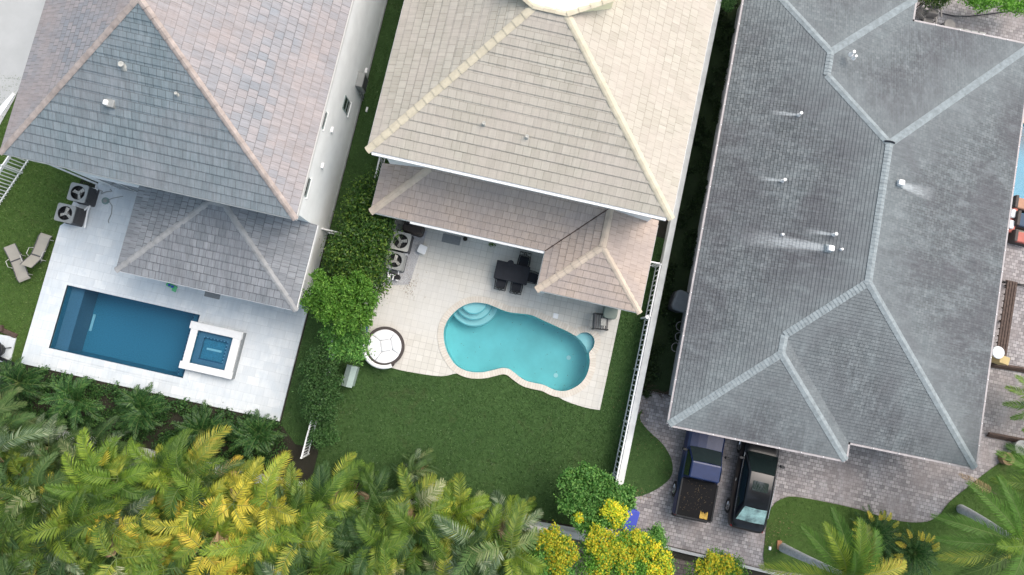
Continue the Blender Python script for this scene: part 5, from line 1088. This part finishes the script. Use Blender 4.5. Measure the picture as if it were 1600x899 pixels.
#@@VEG
# ---------------------------------------------------------------- foliage
def foliage(mb, blobs, n, size, seed=1, clump=.3, nc=26, up=.5, slim=.45):
    rs = np.random.RandomState(seed); V = []; Fc = []; vol = [b[3] * b[4] * b[5] for b in blobs]; tot = sum(v ** .67 for v in vol)
    for b, v_ in zip(blobs, vol):
        m = int(n * v_ ** .67 / tot); cs = []
        for _ in range(nc):
            d = rs.randn(3); d /= np.linalg.norm(d)
            if d[2] < -.35: d[2] *= -1
            cs.append(np.array(b[:3]) + d * np.array(b[3:6]) * rs.uniform(.45, 1.0))
        ci = rs.randint(0, nc, m); off = rs.randn(m, 3) * clump * np.array([.55, .55, .45]) * min(b[3:6]) / .6
        for k in range(m):
            c = cs[ci[k]] + off[k]
            if c[2] < .08: continue
            nn = off[k] / (np.linalg.norm(off[k]) + 1e-6) * .7 + rs.randn(3) * .55 + np.array([0, 0, up]); nn /= np.linalg.norm(nn)
            t = np.cross(nn, rs.randn(3)); t /= np.linalg.norm(t); s = np.cross(nn, t); L = size * rs.uniform(.5, 1.55); w = L * slim
            i = len(V); V += [tuple(c - t * L / 2), tuple(c + s * w / 2 + nn * L * .08), tuple(c + t * L / 2 - nn * L * .05), tuple(c - s * w / 2 + nn * L * .08)]; Fc.append((i, i + 1, i + 2, i + 3))
    mb.mesh(V, Fc)
def trunk(r, x, y, h, rad, limbs, mat='bark'):
    mb = MB(); mb.tube([(x, y, 0), (x + .03, y + .02, h * .5), (x, y, h)], rad, 8, rad * .55)
    for (lx, ly, lz) in limbs: mb.tube([(x, y, h * .55), ((x + lx) / 2, (y + ly) / 2, (h * .6 + lz) / 2 + .1), (lx, ly, lz)], rad * .5, 6, rad * .15)
    o = mb.build('trunk', M[mat], r); return o
def tree(name, label, cat, px_blobs, z, r_, n, size, mat, seed, tz=1., group=None, flower=None, clump=.3, slim=.45, nc=26, fl_size=.075, base=None):
    bl = []
    rr = random.Random(seed)
    for b in px_blobs:
        zz = b[2] if len(b) > 2 else z; q = g(b[0], b[1], zz); s = (b[3] if len(b) > 3 else r_) * rr.uniform(.9, 1.1); bl.append((q[0], q[1], zz, s, s, s * tz))
    cx = sum(b[0] for b in bl) / len(bl); cy = sum(b[1] for b in bl) / len(bl)
    r = empty(name, label, cat, (cx, cy, 0), 0, group)
    L = [(a - cx, b - cy, c, d, e, f) for a, b, c, d, e, f in bl]
    mb = MB(); foliage(mb, L, n, size, seed, clump, nc, slim=slim); mb.build('crown', M[mat], r)
    if flower:
        fb = [(q[0] - cx, q[1] - cy, zz + .1, s, s, s * tz) for (a_, b_, zz, s) in flower for q in [g(a_, b_, zz)]]
        mb = MB(); foliage(mb, fb, int(n * .5), fl_size, seed + 5, clump * .75, 34, slim=.9, up=1.2); mb.build('flowers', M['flower'], r)
    trunk(r, 0, 0, max(.6, z * .75), .08 if cat != 'shrub' else .04, [(b[0], b[1], b[2]) for b in L])
    return r
tree('hedge', 'dense dark glossy hedge between white house and pink porch roof', 'hedge', [(578, 292), (567, 312), (585, 322), (557, 335), (578, 345), (597, 350), (552, 362), (575, 368), (593, 376), (540, 388), (562, 395), (584, 402), (545, 415), (572, 420), (586, 428), (555, 436), (573, 446), (600, 332, 1.5, .4), (536, 402)], 1.75, .68, 34000, .13, 'hedge', 3, 1.2, nc=22, clump=.36)
tree('shade_tree', 'bright lime-green bushy tree overlapping the white patio edge', 'tree', [(497, 447), (488, 470, 2.6, .5), (515, 462), (538, 452), (562, 448), (572, 472), (545, 478), (512, 488), (560, 498), (535, 505), (498, 482, 2.6, .45), (575, 495, 2.6, .4)], 2.9, .55, 15000, .12, 'leaf_bright', 5, .9, clump=.24, slim=.5, nc=18)
tree('shrub_row', 'darker green bush below the lime-green tree', 'shrub', [(520, 525), (545, 530), (565, 528), (555, 550), (530, 545)], 1.8, .5, 6000, .11, 'leaf_fresh', 8, 1.0, nc=20)
tree('leafy_shrub', 'wispy mid-green shrub beside the sage utility cabinet', 'shrub', [(500, 555), (488, 575), (515, 575), (498, 595), (520, 598), (486, 615), (505, 620), (520, 618), (490, 640), (510, 645)], 1.6, .45, 13000, .10, 'leaf_mid', 9, 1.2, nc=22)
tree('leafy_shrub', 'small round shrub at the foot of the picket fence piece', 'shrub', [(505, 668), (515, 680), (498, 682)], 1.1, .4, 3500, .10, 'leaf_mid', 10, 1.0)
tree('shade_tree', 'fresh green tree over the lawn corner by white fence end', 'tree', [(915, 738), (892, 750), (935, 752), (905, 770), (930, 775), (955, 768), (890, 785), (915, 800), (940, 790), (972, 778), (982, 783, 2.2, .35)], 2.4, .52, 15000, .12, 'leaf_fresh', 12, .9, clump=.24, slim=.55)
tree('flowering_tree', 'yellow-flowered tree overlapping the blue bin', 'tree', [(950, 800, 2.6), (965, 810, 2.6), (945, 815), (905, 818, 2.4, .35), (925, 822, 2.2)], 2.5, .42, 5000, .10, 'leaf_fresh', 13, .9, flower=[(952, 795, 2.8, .42), (968, 803, 2.7, .38), (962, 815, 2.6, .35), (905, 808, 2.5, .25)], nc=18)
tree('flowering_tree', 'yellow-flowered tree farthest left beside the palm bank', 'tree', [(862, 845), (845, 862), (880, 858), (868, 880), (890, 885), (850, 890)], 2.8, .55, 6500, .10, 'leaf_fresh', 14, .9, flower=[(855, 842, 3.0, .5), (880, 848, 3.0, .45), (868, 866, 3.0, .5), (890, 868, 3.0, .4), (870, 888, 3.0, .45), (862, 830, 2.8, .35)], nc=18)
tree('flowering_tree', 'broad yellow and lime flowering tree in the middle of the row', 'tree', [(930, 845), (955, 850), (985, 845), (940, 870), (970, 875), (1005, 868), (925, 890), (960, 895), (995, 893)], 2.9, .6, 11000, .10, 'leaf_bright', 15, .9, flower=[(985, 838, 3.0, .4), (1000, 860, 3.0, .4), (965, 855, 3.1, .4), (932, 832, 3.1, .42), (950, 845, 3.1, .45), (925, 850, 3.1, .35), (945, 870, 3.1, .5), (975, 880, 3.1, .45), (985, 865, 3.0, .35), (935, 895, 3.1, .45)], nc=20)
tree('flowering_tree', 'golden-yellow flowering tree nearest the driveway edge', 'tree', [(1005, 850), (1025, 862), (1035, 880), (1010, 885), (1030, 900)], 2.7, .5, 5500, .10, 'leaf_fresh', 16, .9, flower=[(1000, 838, 2.9, .3), (1018, 855, 2.9, .4), (1035, 872, 2.9, .42), (1020, 885, 2.9, .45), (1040, 890, 2.9, .35)], nc=18)
tree('flowering_shrub', 'rounded yellow-flecked shrub alone below the pickup truck', 'shrub', [(1120, 875), (1100, 888), (1138, 885), (1118, 900), (1090, 900), (1150, 895)], 1.9, .5, 7500, .09, 'leaf_bright', 17, .9, flower=[(1112, 872, 2.1, .35), (1132, 880, 2.1, .4), (1100, 888, 2.1, .4), (1120, 897, 2.1, .4), (1148, 892, 2.0, .25)], nc=18, fl_size=.07)
tree('leafy_shrub', 'small plain green bush at the driveway end beside yellow trees', 'shrub', [(1025, 832), (1018, 842), (1030, 845)], 1.5, .36, 3000, .09, 'leaf_fresh', 18)
tree('leafy_shrub', 'dark green bush between the palm bank and yellow trees', 'shrub', [(835, 880), (850, 895), (828, 898), (840, 862)], 1.6, .5, 4500, .10, 'leaf_mid', 19)
tree('leafy_shrub', 'bright green shrub row at the top right corner', 'shrub', [(1530, 0), (1550, 4), (1575, 6), (1598, 10), (1515, -4)], 1.2, .45, 7000, .10, 'leaf_bright', 20)
tree('leafy_shrub', 'dark shrub at the roof inner corner top right', 'shrub', [(1450, -4), (1465, -2), (1440, -8)], 1.3, .45, 3500, .10, 'hedge', 21)
tree('leafy_shrub', 'dark green shrub at the top of the narrow dark strip', 'shrub', [(1135, 6), (1143, -6), (1130, -8)], 1.0, .35, 2500, .09, 'leaf_mid', 22)
for i, (a, b, lb_) in enumerate(((1040, 400, 'a'), (1085, 330, 'a'), (1100, 260, 'a'))): pass
# low vines in the dark strip
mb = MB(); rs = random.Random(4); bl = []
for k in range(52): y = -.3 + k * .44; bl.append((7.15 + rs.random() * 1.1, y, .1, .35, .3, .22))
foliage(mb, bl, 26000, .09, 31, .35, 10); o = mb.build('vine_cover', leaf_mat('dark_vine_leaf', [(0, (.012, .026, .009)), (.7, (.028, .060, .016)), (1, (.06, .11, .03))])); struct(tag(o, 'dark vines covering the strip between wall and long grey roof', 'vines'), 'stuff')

# ---------------------------------------------------------------- palms
def frond(mb, rb, base, az, el, L, droop, n=26, wl=.34, lw=.045, rs=None, vee=.35, curl=0, gap0=.16, fwd=.75, seg=14, tone=None):
    if tone is None: tone = rs.rand() * .75
    P0 = np.array(base, float); d = np.array([math.cos(az) * math.cos(el), math.sin(az) * math.cos(el), math.sin(el)]); pts = [P0]; dirs = [d]; side0 = np.array([-math.sin(az), math.cos(az), 0])
    for i in range(seg):
        d = d + np.array([0, 0, -droop / seg]) + side0 * curl / seg; d /= np.linalg.norm(d); pts.append(pts[-1] + d * L / seg); dirs.append(d)
    rb.tube([tuple(p) for p in pts], .010 * L / 2 + .005, 5, .004)
    V = []; Fc = []
    for s in (-1, 1):
        for k in range(n):
            t = gap0 + (1 - gap0) * (k + rs.rand() * .5) / n; x = t * seg; i = min(int(x), seg - 1); fr = x - i; p = pts[i] * (1 - fr) + pts[i + 1] * fr; d = dirs[i]
            sd = np.cross(d, [0, 0, 1]); sd = sd / (np.linalg.norm(sd) + 1e-6) * s; up = np.cross(sd, d) * s
            ll = wl * (math.sin(math.pi * min(1, (t * .86 + .12))) ** .6) * rs.uniform(.85, 1.1)
            dd = sd * (1 - .35 * t) + d * (fwd * (.5 + .8 * t)) + up * vee + rs.randn(3) * .07; dd /= np.linalg.norm(dd)
            w = d * lw * .5; mid = p + dd * ll * .55; tip = mid + (dd * .8 + np.array([0, 0, -.75]) * .6) * ll * .5
            j = len(V); V += [tuple(p - w * .6), tuple(p + w * .6), tuple(mid + w), tuple(mid - w), tuple(tip)]; Fc += [(j, j + 1, j + 2, j + 3), (j + 3, j + 2, j + 4)]
    mb.mesh(V, Fc); mb.tone += [tone] * len(Fc)
def clump_meshes(seed, stems=5, h=(1.7, 3.9), L=(1.7, 2.6), spread=.6):
    rs = np.random.RandomState(seed); A_, B_, D_, T_ = MB(), MB(), MB(), MB()
    for s in range(stems):
        a = rs.rand() * 6.28; r0 = rs.rand() * spread; hx = rs.uniform(*h); lean = rs.uniform(.1, .45)
        b = (r0 * math.cos(a), r0 * math.sin(a), 0); t = (b[0] + lean * hx * .3 * math.cos(a), b[1] + lean * hx * .3 * math.sin(a), hx)
        T_.tube([b, ((b[0] + t[0]) / 2 * .9, (b[1] + t[1]) / 2 * .9, hx * .5), t], .045, 6, .03)
        ct = rs.rand(); m = rs.randint(6, 9); a0 = rs.rand() * 6.28
        for k in range(m):
            az = a0 + 2.4 * k + rs.randn() * .25; el = R(rs.uniform(25, 78)); LL = rs.uniform(*L); dead = rs.rand() < .10
            frond(D_ if dead else (B_ if rs.rand() < .22 else A_), T_, t, az, R(5) if dead else el, LL * (.55 if dead else 1), rs.uniform(1.5, 3.8), 40, rs.uniform(.46, .62), .054, rs, .22, rs.randn() * .8, .12, .8, 16, ct * .45 + rs.rand() * .35)
    return A_, B_, D_, T_
def palm_clump(name, label, group, x, y, rz, sc, src, mats):
    r = empty(name, label, 'palm', (x, y, 0), rz, group); r.scale = (sc, sc, sc)
    for nm, me, mt in zip(('fronds', 'young_fronds', 'dry_fronds', 'canes'), src, mats):
        if me is None: continue
        o = bpy.data.objects.new(nm, me); col.objects.link(o); o.parent = r; o.material_slots[0].link = 'OBJECT'; o.material_slots[0].material = M[mt]
    return r
def mesh_of(mb):
    if not mb.v: return None
    me = bpy.data.meshes.new('palm_mesh'); me.from_pydata(mb.v, [], mb.f); put_tone(me, mb); me.materials.append(M['rachis']); return me
SRC = [tuple(mesh_of(b) for b in clump_meshes(100 + k)) for k in range(7)]
kinds = {'green': ('deep green areca palm clump in the thick palm bank', ('palm_green', 'palm_deep', 'palm_dead', 'rachis')), 'deep': ('dark feathery areca palm clump in the thick palm bank', ('palm_deep', 'palm_ash', 'palm_dead', 'rachis')),
         'lime': ('lime-green areca palm clump in the thick palm bank', ('palm_lime', 'palm_green', 'palm_gold', 'rachis')), 'gold': ('golden-yellow areca palm clump in the thick palm bank', ('palm_gold', 'palm_lime', 'palm_dead', 'rachis'))}
rs = random.Random(21); k = 0; rows = []; seen = {}
yy = -8.35; row = 0
while yy > -17:
    xx = -27.5 + (row % 2) * .7
    while xx < 2.2: rows.append((xx + rs.uniform(-.4, .4), yy + rs.uniform(-.3, .3) + .10 * max(0, xx + 8), row)); xx += 1.6
    yy -= 1.25; row += 1
for (x, y, row) in rows:
    lim = 3.1
    if x > lim - .1 * row: continue
    u = x + rs.uniform(-1.6, 1.6)
    if u < -19: kd = rs.choice(['green', 'green', 'lime', 'deep'])
    elif u < -14.5: kd = rs.choice(['green', 'deep', 'deep', 'lime'])
    elif u < -6.5: kd = rs.choice(['gold', 'lime', 'green', 'gold', 'lime', 'deep'])
    elif u < -2.5: kd = rs.choice(['green', 'lime', 'deep', 'green'])
    else: kd = rs.choice(['deep', 'green', 'lime', 'gold', 'green'])
    pv = x * AX + y * AY + (3 - CAM_H) * AZ; px_, py_ = CX + F_PX * pv[0] / pv[2], CY + F_PX * pv[1] / pv[2]
    if py_ > 965 or px_ < -75: continue
    ms = kinds[kd][1]; sc = rs.uniform(.8, 1.05)
    where = ('at the white back wall', 'one row from the wall', 'mid-bank', 'near the bottom edge', 'at the very bottom edge')[min(row, 4)]
    col_ = next(t for lim_, t in ((-21, 'in the left corner'), (-18.4, 'below the leftmost young palms'), (-15.8, 'below the rectangular pool'), (-13.2, 'below the raised spa'), (-10.6, 'below the white patio corner'), (-8, 'below the picket fence piece'), (-5.4, 'below the leafy shrub row'), (-2.8, 'below the middle lawn'), (0, 'nearing the right end of the bank'), (99, 'at the right end of the bank')) if x < lim_)
    lb_ = {'green': 'green', 'deep': 'dark feathery', 'lime': 'lime-green', 'gold': 'golden-yellow'}[kd] + ' areca palm ' + where + ' ' + col_
    if lb_ in seen:
        o_, x_ = seen[lb_]; o_['label'] = ('left-hand ' if x_ < x else 'right-hand ') + lb_; seen.pop(lb_); lb_ = ('left-hand ' if x < x_ else 'right-hand ') + lb_
    seen[lb_] = (None, x)
    seen[lb_] = (palm_clump('areca_palm', lb_, 'areca palms in the thick bank', x, y, rs.random() * 6.28, sc, SRC[k % 7], ms), x); k += 1
# a few low palms at the bank's right end
for (a, b, s_, kd, lb_) in ((652, 738, .5, 'deep', 'low silvery palm where the bank meets the dark lawn'), (815, 805, .42, 'green', 'small palm alone at the end of the white back wall')):
    q = g(a, b, 1.5); palm_clump('areca_palm', lb_, 'areca palms in the thick bank', *q, a, s_, SRC[3], kinds[kd][1])
# young palms in the planting bed
def young(seed):
    rs = np.random.RandomState(seed); A_, T_ = MB(), MB()
    for s in range(4):
        a = rs.rand() * 6.28; t = (.2 * math.cos(a), .2 * math.sin(a), rs.uniform(.4, 1.0)); T_.tube([(t[0] * .5, t[1] * .5, 0), t], .03, 6, .02)
        for k in range(9): frond(A_, T_, t, a + .75 * k + rs.randn() * .3, R(rs.uniform(25, 70)), rs.uniform(.9, 1.4), rs.uniform(.9, 1.6), 22, .30, .042, rs, .3, rs.randn() * .4)
    return A_, T_
YS = [tuple(mesh_of(b) for b in young(300 + k)) for k in range(3)]
for i, (a, b, s_, lb_) in enumerate(((30, 605, 1.1, 'young palm in the bed nearest the left edge'), (122, 625, 1.1, 'young palm in the bed left of the one below the rectangular pool middle'), (222, 638, 1.05, 'young palm in the bed just below the rectangular pool middle'), (315, 668, 1.05, 'young palm in the bed below the raised spa'), (398, 682, .95, 'young palm in the bed nearest the white patio corner'), (-40, 600, 1.1, 'young palm beyond the left edge of the bed'))):
    if a < 0: continue
    q = g(a, b, .8); r = empty('young_palm', lb_, 'palm', (*q, .03), i * 1.3, 'young palms in the bed below the white patio'); r.scale = (s_,) * 3
    for nm, me, mt in zip(('fronds', 'stems'), YS[i % 3], ('palm_small', 'rachis')):
        o = bpy.data.objects.new(nm, me); col.objects.link(o); o.parent = r; o.material_slots[0].link = 'OBJECT'; o.material_slots[0].material = M[mt]
# low cover plants in the bed
mb = MB(); bl = [(-21.5 + .30 * k, -5.85 - .25 * math.sin(k * 1.7), .08, .32, .28, .2) for k in range(41)] + [(-21 + .62 * k, -6.9 + .5 * math.sin(k * 2.1), .08, .5, .4, .25) for k in range(20)] + [(-21.3 + .62 * k, -7.5 + .2 * math.sin(k * 2.7), .08, .5, .3, .25) for k in range(20)]
foliage(mb, bl, 26000, .10, 41, .6, 10); struct(tag(mb.build('bed_plants', M['palm_small']), 'low dark plants between young palms in the bed', 'plants'), 'stuff')
# tall palms bottom right
def tall_palm(label, base, crown, h, spec, seed, L, mat='palm_royal', trunkr=.16):
    b = g(*base, 0); c = g(*crown, h); r = empty('tall_palm', label, 'palm', (*b, .03)); rs = np.random.RandomState(seed); dx, dy = c[0] - b[0], c[1] - b[1]
    mb = MB(); n = 22; mb.tube([(dx * (i / n) ** 1.2, dy * (i / n) ** 1.2, h * i / n) for i in range(n + 1)], trunkr * 1.35, 14, trunkr * .62)
    for i in range(1, 30): u = i / 30; mb.ring(dx * u ** 1.2, dy * u ** 1.2, h * u, trunkr * (1.30 - .72 * u), trunkr * (1.37 - .73 * u), .02, 14)
    mb.build('trunk', M['trunk'], r)
    mb = MB(); mb.tube([(dx, dy, h - .1), (dx, dy, h + .5)], trunkr * .62, 10, .04); mb.build('crownshaft', M['rachis'], r)
    for (az, el, ll, droop, mt) in spec:
        A_, T_ = MB(), MB(); frond(A_, T_, (dx, dy, h + .3), R(az), R(el), ll, droop, 72, .66, .040, rs, .12, rs.randn() * .12, .12, .85, 18)
        fr = A_.build('frond', M[mt], r); T_.build('midrib', M['rachis'], fr)
    return r
tall_palm('tall palm with pale trunk rising beside the black car end', (1222, 855), (1318, 898), 4.8,
          [(148, 42, 3.3, 1.0, 'palm_royal'), (133, 50, 3.1, 1.1, 'palm_lime'), (116, 45, 3.3, 1.1, 'palm_royal'), (187, 12, 3.4, 1.0, 'palm_lime'), (100, 55, 2.8, 1.5, 'palm_lime'), (78, 45, 2.4, 1.5, 'palm_gold'), (60, 45, 2.4, 1.5, 'palm_royal'), (30, 40, 2.6, 1.4, 'palm_lime'), (0, 40, 2.6, 1.4, 'palm_royal'), (-40, 35, 2.8, 1.4, 'palm_royal'), (-80, 35, 2.8, 1.3, 'palm_green'), (-120, 35, 2.8, 1.3, 'palm_royal'), (125, 70, 2.2, 1.4, 'palm_royal'), (-155, 30, 2.8, 1.3, 'palm_lime')], 51, 3.)
tall_palm('tall palm leaning in at right with trunk lying across the grass', (1500, 795), (1590, 846), 4.6,
          [(174, 22, 3.9, .8, 'palm_royal'), (190, 25, 3.7, .9, 'palm_royal'), (206, 22, 3.5, 1.0, 'palm_green'), (143, 30, 3.5, .9, 'palm_royal'), (124, 35, 3.0, 1.1, 'palm_royal'), (98, 40, 3.0, 1.2, 'palm_royal'), (70, 40, 3.0, 1.3, 'palm_green'), (30, 40, 3.0, 1.3, 'palm_royal'), (-20, 40, 3.0, 1.3, 'palm_royal'), (-70, 35, 3.0, 1.2, 'palm_royal'), (-110, 30, 3.0, 1.1, 'palm_royal'), (-140, 25, 3.1, 1.0, 'palm_green'), (182, 60, 2.4, 1.3, 'palm_lime')], 52, 3.3)
tall_palm('tall palm at right edge whose fronds reach the grey roof corner', (1625, 735), (1655, 760), 4.4,
          [(165, 28, 3.3, .9, 'palm_royal'), (150, 30, 3.1, 1.0, 'palm_royal'), (185, 28, 3.2, 1.0, 'palm_green'), (130, 35, 3.0, 1.1, 'palm_royal'), (205, 30, 3.0, 1.1, 'palm_royal'), (100, 40, 2.8, 1.2, 'palm_green'), (50, 40, 2.8, 1.2, 'palm_royal'), (0, 40, 2.8, 1.2, 'palm_royal'), (-60, 40, 2.8, 1.2, 'palm_royal'), (-110, 35, 2.8, 1.2, 'palm_green')], 53, 3.)
q = g(1640, 635, 1.6); r = empty('feather_palm', 'low bright palm spraying in from the right edge above the planks', 'palm', (*q, 0)); rs_n = np.random.RandomState(61)
T0 = MB(); T0.tube([(0, 0, 0), (0, 0, 1.4)], .09, 10); T0.build('trunk', M['trunk'], r)
for az, el, ll in ((165, 30, 2.0), (190, 35, 2.1), (145, 35, 2.0), (210, 40, 2.0), (125, 45, 1.9), (100, 45, 1.8), (50, 45, 1.8), (0, 45, 1.8), (-60, 45, 1.8), (175, 60, 1.6), (235, 40, 1.8)):
    A_, T_ = MB(), MB(); frond(A_, T_, (0, 0, 1.4), R(az), R(el), ll, 1.3, 40, .44, .05, rs_n, .25); fr = A_.build('frond', M['palm_royal'], r); T_.build('midrib', M['rachis'], fr)
# dry frond by the roof corner
b0 = g(1555, 772, .5); t0 = g(1488, 737, .3); A_, T_ = MB(), MB(); az = math.atan2(t0[1] - b0[1], t0[0] - b0[0]); frond(A_, T_, (0, 0, .5), az, R(8), 2.0, .25, 34, .34, .035, np.random.RandomState(9), .05)
r = empty('fallen_frond', 'brown dry palm frond lying at the grey roof corner', 'palm frond', (*b0, .1)); A_.build('leaflets', M['palm_dead'], r); T_.build('stem', M['wood_brown'], r)
# yellow tipped cycads
def cycad(label, px, py, sc, seed):
    q = g(px, py, 1.0); r = empty('feathery_shrub', label, 'shrub', (*q, .03)); rs = np.random.RandomState(seed); A_, B_, T_ = MB(), MB(), MB()
    for k in range(34):
        az = k * 2.4; el = R(12 + 62 * (k / 34)); frond(A_, T_, (0, 0, .5), az, el, sc * rs.uniform(.95, 1.2), 1.0, 22, .22, .04, rs, .3)
    for k in range(13):
        az = R(10 + k * 16 + rs.randn() * 6); rr_ = sc * rs.uniform(.8, 1.05); B_ = MB(); frond(B_, T_, (rr_ * .6 * math.cos(az), rr_ * .6 * math.sin(az), .9), az, R(35), .5, 1.2, 12, .16, .045, rs, .3); B_.build('yellow_tip', M['palm_gold'], r)
    A_.build('green_leaves', M['palm_small'], r); T_.build('stems', M['rachis'], r)
cycad('dark feathery shrub with yellow tips nearest the driveway curve', 1372, 838, 1.25, 71)
cycad('dark feathery shrub with yellow tips between the two tall palms', 1435, 868, 1.2, 72)
cycad('dark feathery shrub behind the tall palm crown at bottom', 1385, 900, 1.1, 73)
mb = MB(); rr = random.Random(77)
for k in range(70):
    q = g(700 + rr.random() * 215, 480 + rr.random() * 125, -.05)
    if pip(q[0], q[1], offset_loop(PM, -.1)): an = rr.random() * 6.28; l = .015 + .03 * rr.random(); mb.mesh([(q[0], q[1], -.064), (q[0] + l * math.cos(an), q[1] + l * math.sin(an), -.062), (q[0] - l * math.sin(an), q[1] + l * math.cos(an), -.063)], [(0, 1, 2)])
struct(tag(mb.build('floating_leaves', M['wood_brown']), 'tiny leaf specks floating on the turquoise pool', 'leaves'), 'stuff')
mb = MB(); rr = random.Random(8)
for (n_, a, b, sx, sy_) in ((150, 1212, 845, 14, 22), (120, 985, 775, 20, 8), (160, 1010, 650, 22, 30), (90, 640, 445, 10, 12)):
    for k in range(n_):
        q = g(a + rr.gauss(0, sx), b + rr.gauss(0, sy_), .09); an = rr.random() * 6.28; l = .03 + .04 * rr.random(); zz = .095
        mb.mesh([(q[0], q[1], zz), (q[0] + l * math.cos(an), q[1] + l * math.sin(an), zz + .01), (q[0] - l * .5 * math.sin(an), q[1] + l * .5 * math.cos(an), zz + .005)], [(0, 1, 2)])
struct(tag(mb.build('fallen_leaves', M['palm_dead']), 'scattered dry leaves on pavers and grass', 'leaves'), 'stuff')
